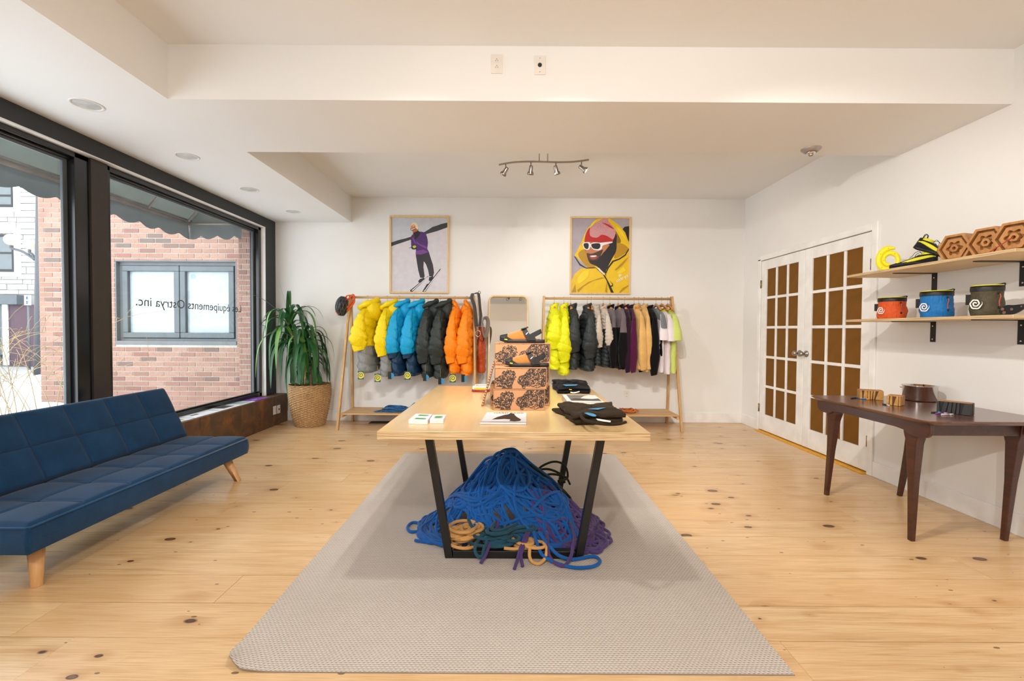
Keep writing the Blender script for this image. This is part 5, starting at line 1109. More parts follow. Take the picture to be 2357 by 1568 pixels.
gripblock('short carved pale wood grip block beside the steel pot', PZ(2040, 932, WZt), PZ(2072, 935.5, WZt), .060, .085, OAK, KR, KR, [(.20, .16, .28, .22), (.42, .42, .72, .52), (.86, .84, .90, .88)])
gripblock('carved black grip block with cork-brown back, closest on the walnut table', PZ(2155.5, 949, WZt), PZ(2234, 958, WZt), .066, .070, CARVE, OAKD, BLACK, [(.06, .10, .22, .14), (.34, .26, .37, .30), (.46, .42, .49, .46), (.58, .54, .62, .58), (.68, .66, .82, .72)])
pc = PZ(2131, 925, WZt); pot = thing('stock_pot', 'shiny stainless steel pot on the walnut table', 'pot', pc); R_ = .095
cc = Vector((pc.x+.01, pc.y+.06, 0)); pz0 = WZt
MB().lathe([(.0, .001), (R_-.006, .001), (R_, .008), (R_, .098), (R_+.006, .104), (R_+.006, .107), (R_-.003, .106), (R_-.003, .01), (.0, .008)], (cc.x, cc.y, pz0), 64).build('body', STEEL, pot)
for s_ in (-1, 1): MB().tube(catmull([(cc.x+s_*.03, cc.y+R_, pz0+.075), (cc.x+s_*.03, cc.y+R_+.03, pz0+.08), (cc.x, cc.y+R_+.038, pz0+.08)], 5), .004, 8).build('handle', STEEL, pot)
def pen(lab, u0, v0, u1, v1, cols, nm='pen'):
    a, b_ = PZ(u0, v0, WZt+.004), PZ(u1, v1, WZt+.004); r = thing(nm, lab, 'pen', (a+b_)/2, 'pens scattered on the walnut table'); d = b_-a
    MB().cyl(a, a+d*.62, .0042, n=10).build('barrel', cols[0], r); MB().cyl(a+d*.62, a+d*.92, .0048, .0046, n=10).cyl(a+d*.92, b_, .003, .001, n=8).build('cap', cols[1], r)
PT = {c: mk('pen_'+c, h, .35) for c, h in dict(blue='2E7FC0', orange='E08A2E', teal='1FA99A', purple='7A3F92', lilac='B68AC8', grey='C9C6C2').items()}
pen('blue and black pen farthest on the walnut table', 1959, 917, 1977, 915, (BLACK, PT['blue'])); pen('orange pen in front of the far wooden grip block', 1980, 917.5, 2003, 919.5, (PT['blue'], PT['orange'])); pen('black pen beside the short pale grip block', 2032, 930, 2048, 934, (BLACK, PT['grey']))
pen('teal pen in front of the black grip block', 2144, 949.5, 2167, 949.5, (BLACK, PT['teal'])); pen('purple pen in front of the black grip block', 2154, 951.5, 2183, 951, (PT['purple'], PT['lilac'])); pen('silver pen tip closest to the black grip block', 2167, 954, 2196, 954, (PT['grey'], PT['grey']))
# ---------------------------------------------------------------- things on the wall shelves
ZU_, ZL_ = 1.6525, 1.3055
YF_ = mk('yellow_foam', 'F6E414', .45, var=.03); 
a = PX(2019, 600, 2.80); b_ = PX(2078, 600, 2.80); cy_ = (a.y+b_.y)/2; hd = .165
sp = thing('spiral_hold', 'bright yellow flat spiral climbing hold standing on the upper shelf', 'climbing hold', (2.80, cy_, ZU_))
hw = abs(a.y-b_.y)/2; nn = Vector((-.62, -.785, 0)).normalized(); ex = Vector((nn.y*-1, nn.x, 0)); ex = ex if ex.x > 0 else -ex
cS = Vector((2.80, cy_, ZU_+.001+hd/2)); M_ = frame(cS, ex, (0, 0, 1)); q_ = M_.to_3x3() @ Vector((0, 0, 1))
V, E2, n = [], [], 110; m = MB()
for i in range(n+1):
    t = i/n; a_ = .36*pi+2*pi*1.62*(1-t); rr = (.026+.048*t); w_ = (.020+.020*t)*min(1, (1-t)*9+.25)*(1 if t > .04 else .5)
    c0, s0_ = cos(a_)*.98, sin(a_)*1.22; ro, ri = rr+w_*.5, rr-w_*.5
    V.append([M_ @ Vector((ri*c0, ri*s0_, -.012)), M_ @ Vector((ro*c0, ro*s0_, -.012)), M_ @ Vector((ro*c0, ro*s0_, .008)), M_ @ Vector((rr*c0, rr*s0_, .014)), M_ @ Vector((ri*c0, ri*s0_, .008))])
mz = min(p.z for R in V for p in R); V = [[p+Vector((0, 0, ZU_+.001-mz)) for p in R] for R in V]
MB().loft(V, True, True, 0, True).build('spiral', YF_, sp)
m = MB()
for i in (20, 45, 62, 80, 95, 104): p = (V[i][3]); m.cyl(p-q_*.003*1, p+(Vector((-nn.x, -nn.y, 0))*-.0012), .0022, n=8)
m.build('screw', DARKP, sp)
# climbing shoes
YR = mk('yellow_rubber', 'D9D21C', .5); BS = fabric_mat('black_synthetic', '17171A', .15, 200, .7)
def cshoe(lab, loc, rot, Ls=.24):
    r = thing('climbing_shoe', lab, 'shoe', loc, 'black and yellow climbing shoes'); r.rotation_euler = rot
    def prof(t):  # t 0 toe ..1 heel : half width, top z, bottom z
        w_ = .018+.026*sin(pi*min(1, t*1.15+.12))**.7*(1-.25*max(0, t-.6)); top = .022+.050*min(1, max(0, t-.05)/.55)**1.1+(.022*max(0, t-.55)/.45); bot = .004+.012*sin(pi*t)-.0*t+.010*max(0, t-.75)
        if t < .06: w_ *= (t/.06)**.5*.85+.15; top -= .010*(1-t/.06)
        if t > .88: w_ *= .12+.88*sqrt(max(0, 1-((t-.88)/.12)**2)); top -= .012*((t-.88)/.12)**2; bot += .008*((t-.88)/.12)**2
        return w_, top, bot
    def rings(t0, t1, e=0, zc=(0, 1), k=26):
        R = []
        for i in range(k+1):
            t = t0+(t1-t0)*i/k; w_, tp, bt = prof(t); x = (t-.5)*Ls; mid = (tp+bt)/2; hh = (tp-bt)/2
            R.append([(x, (w_+e)*math.copysign(abs(cos(a))**.8, cos(a)), mid+(hh+e)*math.copysign(abs(sin(a))**.9, sin(a))) for a in [2*pi*j/20 for j in range(20)]])
        return R
    MB().loft(rings(0, .72), True, True, 0, True).build('upper', BS, r, local=True); MB().loft(rings(.55, 1, .0012), True, True, 0, True).build('heel', BS, r, local=True)
    R = []
    for i in range(22):
        t = i/21; w_, tp, bt = prof(t); x = (t-.5)*Ls; R.append([(x, -w_-.003, bt+.016), (x, -w_-.002, bt-.003), (x, w_+.002, bt-.003), (x, w_+.003, bt+.016)])
    MB().loft(R, True, True, 0, True).build('sole', RUB, r, local=True); MB().loft([[(p[0], p[1], p[2]) for p in q] for q in rings(0, .16, .003, k=8)], True, True, 0, True).build('toe_cap', RUB, r, local=True)
    for s_ in (-1, 1):
        m = MB(); P = []
        for t, f_ in ((.28, -.1), (.42, .05), (.56, .15), (.7, .3), (.86, .45), (.97, .35)): w_, tp, bt = prof(t); P.append(((t-.5)*Ls, s_*(w_+.0015), (tp+bt)/2+(tp-bt)*.35*f_))
        m.tube(catmull(P, 5), lambda t: .004+.007*sin(pi*t), 8, flat=(1, .25)); m.build('side_stripe', YR, r, local=True)
    w_, tp, bt = prof(.82); MB().lathe([(.034, -.012), (.032, .004), (.029, .004), (.027, -.012)], (.80*Ls-.5*Ls, 0, tp+.002), 24).build('cuff', YR, r, local=True)
    m = MB()
    for i in range(6): t = .34+.065*i; w_, tp, bt = prof(t); x = (t-.5)*Ls; m.tube(catmull([(x, -w_*.6, tp-.008), (x+.006, 0, tp+.004), (x+.004, w_*.6, tp-.008)], 4), .0022, 6)
    for s_ in (-1, 1): m.tube(catmull([(.18*Ls, 0, tp+.002), (.14*Ls, s_*.03, tp+.02), (.05*Ls, s_*.045, tp+.01), (.0*Ls, s_*.06, tp-.012), (-.05*Ls, s_*.055, tp-.02)], 5), .0016, 6)
    m.build('laces', BS, r, local=True); m = MB()
    for s_ in (-1, 1): m.tube(catmull([(.42*Ls, s_*.012, tp-.005), (.44*Ls, s_*.014, tp+.030), (.38*Ls, s_*.014, tp+.034), (.34*Ls, s_*.012, tp)], 5), .006, 8, flat=(.3, 1))
    m.build('pull_loop', WEBB, r, local=True); return r
p = PX(2108, 607, 2.76); cshoe('climbing shoe lying flat, toe pointing towards the yellow spiral', (2.74, p.y, ZU_+.004), (0, 0, -.80), .25)
p = PX(2146, 590, 2.80); cshoe('climbing shoe propped heel up on the other shoe', (2.80, p.y-.005, ZU_+.062), (0, -.52, pi-.85), .25)
# hexagonal wooden blocks
HEXW = wood_mat('hex_block_wood', 'C08A50', '9C6531', 2, .5, 1.0)
def hexblock(lab, x, y, R, dep, ang, tilt=0, cord=False):
    r = thing('hexagon_block', lab, 'training block', (x, y, ZU_), 'wooden hexagon blocks on the upper shelf'); n_ = Vector((-cos(ang), -sin(ang), 0)); e = Vector((-n_.y, n_.x, 0)); e = e if e.x > 0 else -e
    zc = R*cos(pi/6)*1.0; c_ = Vector((x, y, ZU_+.001+zc)); M_ = frame(c_, e, (0, 0, 1)); 
    if (M_.to_3x3() @ Vector((0, 0, 1))).dot(n_) < 0: M_ = frame(c_, -e, (0, 0, 1))
    hexr = lambda k, ph=0: (lambda a: k/max(cos(((a+ph) % (pi/3))-pi/6), .5)*cos(pi/6))
    hx_ = hexr(R); m = MB(); m.ringp(hx_, hexr(R*.84), 0, dep, M_, 72); m.build('outer_ring', HEXW, r, bev=.0015)
    m = MB(); m.ringp(hexr(R*.98), lambda a: .0005, 0, dep*.62, M_, 72); m.build('back_plate', HEXW, r)
    flower = lambda a: R*(.40+.075*cos(6*a)); m = MB(); m.ringp(hexr(R*.70), flower, dep*.6, dep*.93, M_, 72); m.build('inner_ring', HEXW, r, bev=.001)
    m = MB(); m.ringp(hexr(R*.25), lambda a: R*.10, dep*.55, dep*.98, M_, 48); m.build('center_boss', HEXW, r, bev=.001)
    if cord:
        a_ = M_ @ Vector((0, 0, dep)); MB().tube(catmull([a_, a_+n_*.02+Vector((0, 0, -.01)), a_+n_*.07-e*.06+Vector((0, 0, -.075))], 6), .0028, 8).build('cord', mk('red_cord', '9E2A20', .6), r)
    return r
def hexat(u, lab, cord=False): p = PX(u, 560, 2.84); return hexblock(lab, 2.85, p.y, .099, .078, .20, 0, cord)
hexat(2214, 'hexagonal carved wooden block closest to the climbing shoes'); hexat(2287, 'hexagonal carved wooden block between two like it'); hexat(2352, 'hexagonal carved wooden block with a red cord, cut by the frame', True)
p = PX(2231, 527, 2.90); MB_ = thing('eye_bolt', 'small steel eye bolt on top of the first wooden hexagon', 'bolt', (p.x, p.y, ZU_+.145)); c_ = world_loc(MB_)+Vector((0, 0, .01)); MB().tube([c_+Vector((cos(a)*.006, 0, sin(a)*.007)) for a in [2*pi*i/14 for i in range(14)]], .0016, 6, False, True).build('ring', STEEL, MB_)
# chalk bags
def chalkbag(lab, u0, u1, X, h, col, wrk, tab=-1, spx=-.5, cordt=0):
    a, b_ = PX(u0, 700, X), PX(u1, 700, X); cy0 = (a.y+b_.y)/2; R_ = (PX(u0, 700, X)-PX(u1, 700, X)).length*.36; r = thing('chalk_bag', lab, 'chalk bag', (X, cy0, ZL_), 'chalk bags on the lower shelf'); base = Vector((X, cy0, ZL_+.0008))
    vd = Vector((-.72, -.70, 0)); er = Vector((.70, -.72, 0)); mt = nylon('bag_'+wrk, col, .6); sd = len(lab)*1.3
    def prof(z): t = z/h; return R_*(.97+.10*sin(pi*min(1, t*1.6+.05))+.04*t)
    R = []
    for i in range(26):
        z = h*.84*i/25; zk = 1-(i/25)**4; R.append([base+Vector((prof(z)*(1+.10*zk*nz(cos(b2)*1.6+sd, sin(b2)*1.6, z*22)+.05*zk*nz(cos(b2)*5, sin(b2)*5+sd, z*40)-(0 if i else .05))*cos(b2), prof(z)*(1+.10*zk*nz(cos(b2)*1.6+sd, sin(b2)*1.6, z*22)+.05*zk*nz(cos(b2)*5, sin(b2)*5+sd, z*40)-(0 if i else .05))*sin(b2), z)) for b2 in [2*pi*j/48 for j in range(48)]])
    MB().loft(R, True, True, 0, True).build('body', mt, r)
    def band_(z0, z1, e, nm, m_, th=.003): 
        q = prof(h*.84)+e; MB().lathe([(q, z0), (q+.001, (z0+z1)/2), (q, z1), (q-th, z1), (q-th, z0), (q, z0)], base, 48).build(nm, m_, r)
    band_(h*.80, h*.97, .003, 'rim_band', BLACK, .006); band_(h*.95, h*1.0, -.001, 'lining_rim', YR, .006)
    MB().lathe([(.0, h*.85), (prof(h*.8)-.006, h*.85), (prof(h*.8)-.006, h*.96)], base, 40).build('lining', fabric_mat('yellow_fleece', 'C9C016', .15, 200), r)
    q = prof(h*.5); p = base-er*(q+.006)+Vector((0, 0, h*.55)); MB().obox(p, er*.012, vd*.004, Vector((0, 0, h*.17))).build('brush_loop', WEBB, r, bev=.001)
    lc = (vd*cos(.62)-er*sin(.62)); p = base+lc*(prof(h*.4)*1.10)+Vector((0, 0, h*.40)); ex_ = Vector((0, 0, 1)).cross(lc); V, Fs = spiral_ribbon(h*.185, h*.042, frame(p, ex_, (0, 0, 1)), 2.05, 72, .10, .05, taper=False)
    m = MB(); m.add(V, Fs, 0, False); m.build('emblem', WHITE, r, solid=.0012)
    rc = (vd*cos(.7)+er*sin(.7)); p = base+rc*(prof(h*.7)*1.09)+Vector((0, 0, h*.72)); pts = [p, p+rc*.008+Vector((0, 0, -.02)), p+rc*.006+er*-.004+Vector((0, 0, -.045)), p+rc*.004+Vector((0, 0, -h*.45))]
    MB().tube(catmull(pts, 6), .0026, 8).build('drawcord', mk('red_cord_speckled', 'C05048', .7, var=.5, vs_=300), r); MB().ball(p, .006, .006, .008, 10).ball(pts[-1], .007, .006, .009, 10).build('cord_lock', BLACK, r)
    MB().tube(catmull([base+er*prof(h)*.9+Vector((0, 0, h*.93)), base+er*prof(h)*1.02+Vector((0, 0, h*1.04)), base+er*prof(h)*.7+Vector((0, 0, h*1.02)), base+Vector((0, 0, h*1.0))-vd*prof(h)*.8], 6), .0035, 6).build('hang_loop', WEBB, r)
chalkbag('orange chalk bag with white spiral emblem, smallest of the row', 2025, 2083, 2.80, .158, 'DB5620', 'orange'); chalkbag('blue chalk bag with white spiral emblem', 2120, 2193, 2.80, .176, '1672B8', 'blue'); chalkbag('olive chalk bag with white spiral emblem', 2234, 2312, 2.80, .182, '4B4430', 'olive')
a, b_ = PX(2304, 712, 2.74), PX(2372, 712, 2.74); r = thing('pulley_plate', 'dark teardrop metal pulley plate with silver rivets at the shelf end', 'pulley', (2.74, (a.y+b_.y)/2, ZL_))
e = (b_-a); e.z = 0; Ln = e.length; e.normalize(); nv = Vector((e.y, -e.x, 0)); nv = nv if nv.x < 0 else -nv; o0 = Vector((a.x, a.y, ZL_+.002))
def pt(s, t, o=0): return o0+e*Ln*s+Vector((0, 0, .056*t))+nv*o
sh = catmull([pt(0, .35), pt(.06, .72), (pt(.25, .98)), pt(.5, .95), pt(.8, 1.0), pt(1, .95), pt(.8, .5), pt(.55, .12), (pt(.3, .0)), pt(.1, .08)], 5, True)
MB().prism(sh, nv*.012).build('plate', mk('anodised_dark', '23262B', .35, .4), r, bev=.0015); m = MB()
for s_, t_, q in ((.14, .60, .0085), (.20, .25, .0085), (.46, .55, .007), (.78, .78, .0045)): p = pt(s_, t_, .0125); m.cyl(p, p+nv*.002, q, n=18)
m.build('rivet', STEEL, r)
# ---------------------------------------------------------------- magazines on the window ledge
def flyer(lab, y0, y1, mats, pat):
    x0, x1 = -3.155, -2.972; r = thing('magazine', lab, 'magazine', ((x0+x1)/2, (y0+y1)/2, LZ), 'magazines laid out along the window ledge')
    MB().box(x0, x1, y0, y1, LZ+.0008, LZ+.006).build('pages', mats[0], r, bev=.0008); m = MB()
    for mi, a0_, b0_, a1_, b1_ in pat: m.poly([(x0+(x1-x0)*s_, y0+(y1-y0)*t_, LZ+.0064+mi*.0003) for s_, t_ in ((a0_, b0_), (a1_, b0_), (a1_, b1_), (a0_, b1_))], mi-1)
    m.build('cover_print', mats[1:], r)
PPR = mk('paper_white', 'DFE2E8', .4); GP = mk('paper_grey_print', '77787F', .5, var=.3, vs_=30); KP = mk('paper_black_print', '26262A', .5, var=.3, vs_=40); VP = mk('paper_violet', '7B3CA0', .4, var=.2, vs_=10); YP = mk('paper_yellow', 'D8C838', .5); TP = mk('paper_teal_print', '8FA5A2', .5, var=.3, vs_=30)
flyer('white magazine with a grey drawing, mostly behind the sofa back', 4.00, 4.24, [PPR, GP, YP], [(1, .2, .2, .7, .8), (2, .85, .05, .97, .6)]); flyer('white magazine with a thin black bar on its cover', 4.27, 4.51, [PPR, KP], [(1, .35, .3, .5, .75)])
flyer('white magazine with a dotted row and pale cover', 4.53, 4.70, [PPR, GP], [(1, .25, .7, .8, .8)]); flyer('dark grey covered magazine in the middle of the ledge', 4.72, 4.98, [PPR, KP, GP], [(1, .1, .15, .75, .85)]); flyer('pale teal patterned magazine beside the violet one', 5.00, 5.26, [PPR, TP, YP], [(1, .1, .1, .85, .9)]); flyer('violet covered magazine near the plant', 5.29, 5.56, [VP, PPR, VP], [(1, .55, .1, .62, .5)])
# ---------------------------------------------------------------- plant in basket
PC = Vector((-2.535, 5.70, 0)); WK = wood_mat('wicker', 'C6A070', '8C6840', 2, .7, 3, 0, False)
bk_ = thing('wicker_basket', 'tall woven wicker basket pot in the corner by the window', 'basket', PC); BH = .515
def brad(z): t = z/BH; return .165+.085*sin(min(1, t*.95+.03)*pi/2)**.9-.012*max(0, t-.85)/.15
m = MB(); NS = 34; nj = NS*6; ni = 110
def bp(i, j):
    t = i; th = 2*pi*j; z = BH*t; row = fl(t*36); s_ = sin(th*NS/2+pi*row); wv = .0065*s_*abs(sin(pi*t*36))**.5; st_k = .004*abs(cos(th*NS))**6
    r_ = brad(z)+wv+st_k; return (PC.x+r_*cos(th), PC.y+r_*sin(th), z+.002)
m.grid(ni, nj, bp); m.build('woven_body', WK, bk_)
for q in range(3):
    m = MB(); m.tube([(PC.x+(brad(BH)+.004+.006*sin(i*pi/2.5+q*2.1))*cos(2*pi*i/90), PC.y+(brad(BH)+.004+.006*sin(i*pi/2.5+q*2.1))*sin(2*pi*i/90), BH-.045+q*.02+.004*cos(i*pi/2.5+q)) for i in range(90)], .0075, 6, False, True); m.build('rim_braid', WK, bk_)
nb_ = Vector((.35, -1, 0)).normalized(); rc = PC+nb_*(brad(BH*.8)+.014)+Vector((0, 0, BH*.78)); ex = Vector((1, .35, 0)).normalized()
MB().tube([rc+ex*.03*cos(a)+Vector((0, 0, .03*sin(a))) for a in [2*pi*i/24 for i in range(24)]], .006, 8, False, True).build('ring_handle', WK, bk_)
pl_ = thing('potted_plant', 'green yucca plant with long drooping leaves standing in the wicker basket', 'plant', PC+Vector((0, 0, BH-.06)))
MB().lathe([(.0, BH-.055), (.225, BH-.06), (.225, BH-.075)], PC, 30).build('soil', mk('dark_soil', '2E2118', .95, bmp=.5, bs=40), pl_)
LEAF = mk('yucca_leaf', '235A2A', .38, var=.35, vs_=5, rnd=True, spec=.5); LEAFL = mk('yucca_leaf_light', '5C8F35', .38, var=.3, vs_=5, rnd=True); LEAFD = mk('yucca_leaf_dry', 'B39A5C', .7, var=.2, rnd=True); BARK = mk('yucca_stem', '7D6A4C', .85, var=.3, vs_=20, bmp=.5)
random.seed(21)
def leaf(base, d, Ln, up, w_, mt, droop):
    P = []; p = Vector(base); v = (Vector((d.x, d.y, 0)).normalized()*(1-up)+Vector((0, 0, up))).normalized(); ns = 16
    for i in range(ns+1):
        P.append(p.copy()); v = (v+Vector((0, 0, -droop*(i/ns+.25)*.33))).normalized(); p = p+v*(Ln/ns)
    for q in P:
        q.x = max(q.x, -3.08) if q.y > 5.7 else q.x
        q.y = min(q.y, 5.95)
        if q.z < BH+.02 and (Vector((q.x, q.y, 0))-PC).length < .27: q.z = BH+.02+.0*q.z
    m = MB(); V = []; 
    side = Vector((-d.y, d.x, 0)).normalized()
    for i, q in enumerate(P):
        t = i/ns; ww = w_*min(1, .45+t*3)*(1-t**2.4)**.8+.001; V += [q-side*ww+Vector((0, 0, ww*.35)), q, q+side*ww+Vector((0, 0, ww*.35))]
    m.add(V, [(3*i+a_, 3*i+a_+1, 3*i+a_+4, 3*i+a_+3) for i in range(ns) for a_ in (0, 1)], 0, True); m.build('leaf', mt, pl_)
stems = [(Vector((-.04, .0, 0)), Vector((-.25, -.06, 1.08)), 46, .66), (Vector((.04, -.03, 0)), Vector((-.04, -.03, .80)), 40, .58), (Vector((.0, .05, 0)), Vector((-.02, -.05, .42)), 26, .45)]
for b0, t0, nL, LL in stems:
    z0 = BH-.06; a = PC+b0+Vector((0, 0, z0)); b_ = PC+Vector((t0.x, t0.y, z0+t0.z*.80)); MB().tube(catmull([a, (a+b_)/2+Vector((.015, 0, 0)), b_], 6), lambda t: .022-.006*t, 10).build('stem', BARK, pl_)
    for i in range(nL):
        f_ = i/nL; th = i*2.39996+random.uniform(-.3, .3); d = Vector((cos(th), sin(th), 0)); hp = a.lerp(b_, .55+.45*f_)
        L2 = LL*random.uniform(.9, 1.3)*(1-.25*f_*(1 if random.random() < .5 else 0)); leaf(hp, d, L2, .35+.45*f_+random.uniform(-.1, .1), random.uniform(.019, .030), LEAFL if random.random() < .14 else LEAF, random.uniform(1.1, 1.9)*(1.75-.55*f_))
for (dx, dy, Ln, up, dr) in ((-1, -.25, .78, .60, .35), (-1, -.5, .62, .84, .10), (-1, .1, .60, .5, .8), (.9, -.4, .6, .7, .8), (1, .1, .62, .75, 1.0), (-.5, -1, .6, .7, 1.1), (.1, -1, .6, .75, 1.2)): leaf(PC+Vector((-.22, -.04, BH+.72)), Vector((dx, dy, 0)).normalized(), Ln, up, .017, LEAF, dr)
for th in (2.6, 3.0, 3.4, -1.2): leaf(PC+Vector((-.05, 0, BH+.25)), Vector((cos(th), sin(th), 0)), .50, .1, .011, LEAFD, 1.9)
# ---------------------------------------------------------------- rope coils on the rack shelves and floor grille
def coil(lab, c, rx, ry, n, r_, mt, seed, tail=None, h=.05):
    o = thing('rope_coil', lab, 'rope', c); rs = random.Random(seed); m = MB()
    for k in range(n):
        f_ = rs.uniform(.55, 1); ph = rs.uniform(0, 6.28); ox, oy = rs.uniform(-.12, .12)*rx, rs.uniform(-.12, .12)*ry; zc = r_+h*rs.random()*(1.2-f_)
        P = [(c[0]+ox+rx*f_*cos(a), c[1]+oy+ry*f_*sin(a), c[2]+max(r_, zc+.012*sin(2*a+ph))) for a in [2*pi*i/40 for i in range(40)]]; m.tube(P, r_, 7, False, True)
    m.build('loops', mt, o)
    if tail:
        m = MB()
        for P in tail: m.tube(catmull(P, 6), r_, 7)
        m.build('tied_end', mt, o)
ROPEB = fabric_mat('slate_blue_rope', '2C5F8F', .35, 120, .8, .1)
c = Vector((PY(908, 940, 5.62).x, 5.62, .196)); coil('slate blue climbing rope coil on the shelf of the jacket rack', c, .17, .12, 17, .0065, ROPEB, 4, [[c+Vector((.10, -.02, .02)), c+Vector((.19, -.03, .05)), c+Vector((.26, -.02, .075+.01*k)), c+Vector((.20+.02*k, .05, .03))] for k in range(4)]+[[c+Vector((-.10, -.09, .01)), c+Vector((-.22, -.10, .008)), c+Vector((-.13, -.04, .02))]], .075)
c = Vector((PY(1443, 944, 5.62).x, 5.62, .196)); coil('rust orange cord coil on the shelf of the other rack', c, .12, .09, 10, .0085, fabric_mat('rust_cord', 'B4602A', .3, 120, .8, .1), 9, [[c+Vector((.05, -.06, .02)), c+Vector((.12, -.08, .03)), c+Vector((.10, -.02, .04))]], .05)
gc = PY(880, 969, 5.9); gr = thing('floor_vent', 'dark metal floor vent under the jacket rack', 'vent', (gc.x, 5.86, 0)); MB().box(gc.x-.15, gc.x+.15, 5.80, 5.92, 0, .006).build('frame', mk('vent_grey', '4A4744', .4, .6), gr, bev=.001)
for k in range(9): MB().box(gc.x-.14, gc.x+.14, 5.808+k*.012, 5.812+k*.012, .0062, .009).build('slat', BLACK, gr)
# ---------------------------------------------------------------- heap of ropes under the central table
def mound(x, y):
    dx, dy = x+.02, y-2.80; a_ = (dx/(.50 if dx > 0 else .47)); b2 = dy/(.37 if dy < 0 else .52); q = sqrt(a_*a_+b2*b2)
    pk = min(1, 1.5*exp(-((x+.07)/.16)**2-((y-2.92)/.19)**2)); return max(0, .30*max(0, 1-q**2.0)+.105*pk*max(0, 1-q*.6))
def rope(lab, mt, r_, length, start, region, seed, layers, name='climbing_rope', step=.011, wild=1.0, extra=None, zabs=None):
    rs = random.Random(seed); p = Vector((start[0], start[1], 0)); th = rs.uniform(0, 6.28); P = []; s_ = rs.uniform(0, 99)
    n = int(length/step)
    for i in range(n):
        k = 24*nz(i*step*1.5+s_, seed, 0)*wild+9*nz(i*step*6+s_, seed, 7)*wild
        cxr, cyr, rrx, rry = region; ex, ey = (p.x-cxr)/rrx, (p.y-cyr)/rry; out = ex*ex+ey*ey
        if out > .8:   # steer back towards the middle
            want = atan2(cyr-p.y, cxr-p.x); dlt = (want-th+pi) % (2*pi)-pi; k += 9*dlt*min(2, (out-.8)*3)
        th += k*step; p = p+Vector((cos(th)*step, sin(th)*step, 0))
        lay = .5+.5*nz(i*step*.9+s_, 3, seed)*1.6; lay = min(1, max(0, lay)); z = mound(p.x, p.y); z = max(r_+.0085, z*(layers[0]+(layers[1]-layers[0])*lay)+r_+.022*lay+.016*max(0, nz(i*step*3.2+s_, 9, seed)))
        if zabs: z = max(r_+.0085, zabs[0]+(zabs[1]-zabs[0])*lay)
        P.append(Vector((p.x, p.y, z)))
    P = [(P[max(0, i-1)]+P[i]*2+P[min(len(P)-1, i+1)])/4 for i in range(len(P))]
    o = thing(name, lab, 'rope', (start[0], start[1], .008), 'climbing ropes heaped under the table'); m = MB(); m.tube(P, r_, 7); 
    m.build('rope_length', mt, o); 
    m = MB()
    for e_ in (extra or []): m.tube(catmull([Vector(q) for q in e_], 8), r_, 8)
    if extra: m.build('loose_end', mt, o)
    return o
BR = fabric_mat('royal_blue_rope', '0E56A0', .12, 500, .75, .15); PR = fabric_mat('purple_rope', '4E3A6E', .15, 400, .8, .15); TR = fabric_mat('tan_rope', 'C8975A', .08, 300, .8, .15); GR = fabric_mat('teal_rope', '1E4A5C', .15, 400, .8, .15); OR_ = fabric_mat('olive_rope', '262B16', .2, 400, .8, .1)
def G(u, v, z=.018): p = PZ(u, v, z); return (p.x, p.y, p.z)
rr = .0088
rope('royal blue rope covering the crown of the heap', BR, rr, 44, (-.1, 2.9), (-.12, 2.86, .24, .26), 1, (.80, 1.05))
rope('royal blue rope hanging over the front of the heap', BR, rr, 34, (.05, 2.62), (.08, 2.62, .27, .19), 2, (.85, 1.10), extra=[[G(1228, 1225, .10), G(1240, 1262, .064), G(1252, 1281, .036), G(1285, 1298), G(1325, 1307), G(1365, 1304), G(1381, 1292), G(1365, 1281), G(1320, 1288, .018), G(1290, 1281, .036), G(1268, 1262, .064), G(1240, 1225, .10)]])
rope('royal blue rope spilling over the rug beyond the frame, with a cut end', BR, rr, 34, (-.35, 2.75), (-.33, 2.74, .20, .24), 3, (.6, 1.08), extra=[[G(1010, 1200, .03), G(975, 1205), G(950, 1203), G(938, 1214), G(945, 1224), G(965, 1222), G(985, 1212), G(1010, 1195, .05)], [G(1025, 1205, .04), G(1000, 1225), G(975, 1240), G(990, 1250), G(1010, 1246), G(1012, 1230), G(990, 1232)], [G(1010, 1247), G(985, 1248), G(955, 1244)]])
rope('royal blue rope looping over the purple side of the heap', BR, rr, 24, (.15, 2.72), (.12, 2.72, .20, .18), 4, (.85, 1.12))
rope('purple rope filling one flank of the heap', PR, rr, 40, (.32, 2.75), (.31, 2.76, .20, .28), 5, (.6, 1.08), extra=[[G(1150, 1195, .15), G(1137, 1230, .10), G(1124, 1262, .064), G(1116, 1281, .036), G(1106, 1297, .014)], [G(1212, 1225, .10), G(1198, 1262, .064), G(1193, 1281, .036), G(1184, 1310, .014)], [G(1218, 1225, .10), G(1204, 1262, .064), G(1199, 1281, .036), G(1203, 1304, .014)], [G(1258, 1225, .10), G(1261, 1262, .064), G(1265, 1281, .036), G(1280, 1298), G(1300, 1302), G(1314, 1281, .036), G(1318, 1262, .064), G(1322, 1235, .08), G(1310, 1200, .10), G(1302, 1178, .12), G(1308, 1176, .12), G(1330, 1200, .05)]])
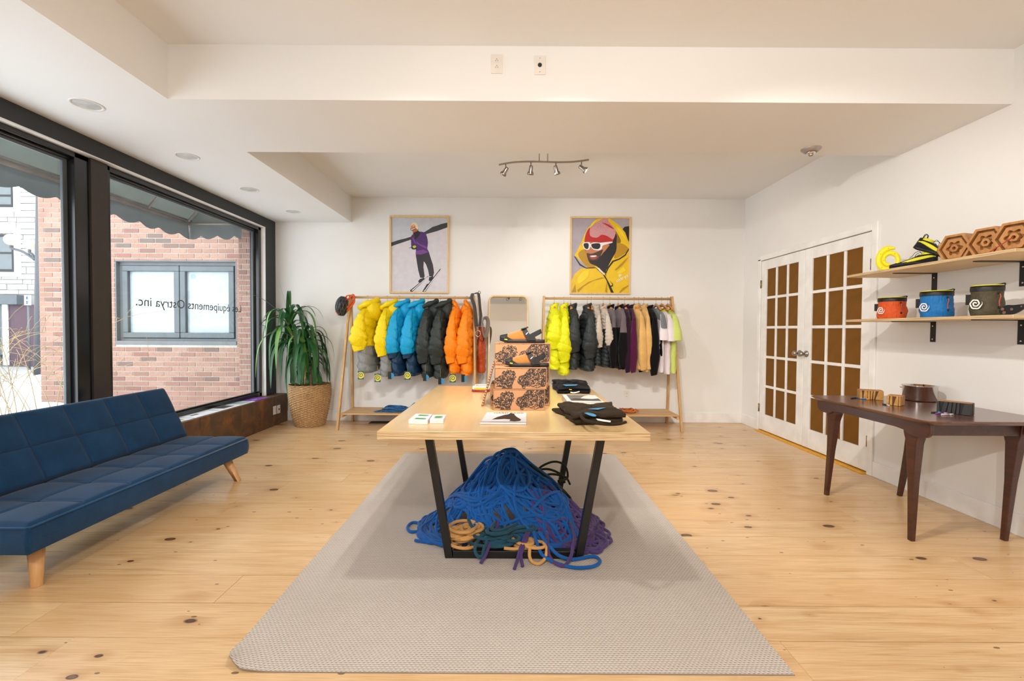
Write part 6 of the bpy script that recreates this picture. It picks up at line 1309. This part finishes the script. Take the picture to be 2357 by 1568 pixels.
rope('purple rope lying lower on the rug beside the far table leg', PR, rr, 14, (.42, 2.75), (.40, 2.70, .15, .26), 6, (.2, .6), extra=[[G(1345, 1200, .03), G(1378, 1198), G(1389, 1215), G(1380, 1232), G(1360, 1240), G(1350, 1225)], [G(1330, 1270, .02), G(1350, 1272), G(1358, 1258), G(1350, 1245), G(1330, 1242)]])
rope('tan rope coiled low beside the front table leg', TR, rr, 9, (-.27, 2.52), (-.25, 2.475, .075, .045), 7, (.4, 1.3), wild=1.5, zabs=(.02, .16))
rope('tan rope running low along the front foot rail', TR, rr, 4.5, (.0, 2.47), (.05, 2.455, .24, .035), 8, (.5, 1.1), wild=.6, zabs=(.03, .075), extra=[[G(1215, 1250, .07), G(1219, 1262, .064), G(1219, 1281, .036), G(1226, 1294), G(1240, 1298), G(1253, 1288, .026), G(1256, 1281, .036), G(1258, 1262, .064), G(1250, 1250, .07)], [G(1160, 1262, .06), G(1185, 1264, .055), G(1215, 1260, .06), G(1240, 1258, .06)]])
rope('dark teal rope in the hollow at the front of the heap', GR, rr, 9, (-.05, 2.50), (-.04, 2.475, .15, .05), 9, (.5, 1.15), zabs=(.03, .15), extra=[[G(1110, 1230, .12), G(1098, 1250, .07), G(1093, 1264, .064), G(1099, 1280, .038), G(1110, 1280, .038), G(1114, 1264, .064), G(1120, 1250, .08), G(1118, 1235, .11)], [G(1078, 1195, .15), G(1088, 1215, .12), G(1105, 1228, .10), G(1130, 1232, .09), G(1155, 1222, .10), G(1175, 1235, .07), G(1185, 1255, .05)]])
rope('dark olive rope at the back of the heap', OR_, rr*.9, 10, (.25, 3.05), (.24, 2.99, .15, .14), 10, (.9, 1.25), wild=1.0, extra=[[G(1230, 1095, .2), G(1245, 1075, .27), G(1275, 1063, .30), G(1300, 1072, .28), G(1306, 1100, .2), G(1285, 1108, .2)], [G(1225, 1085, .24), G(1260, 1080, .26), G(1290, 1092, .22), G(1300, 1112, .17)], [G(1235, 1105, .2), G(1265, 1092, .23), G(1300, 1098, .2), G(1312, 1115, .14)]])
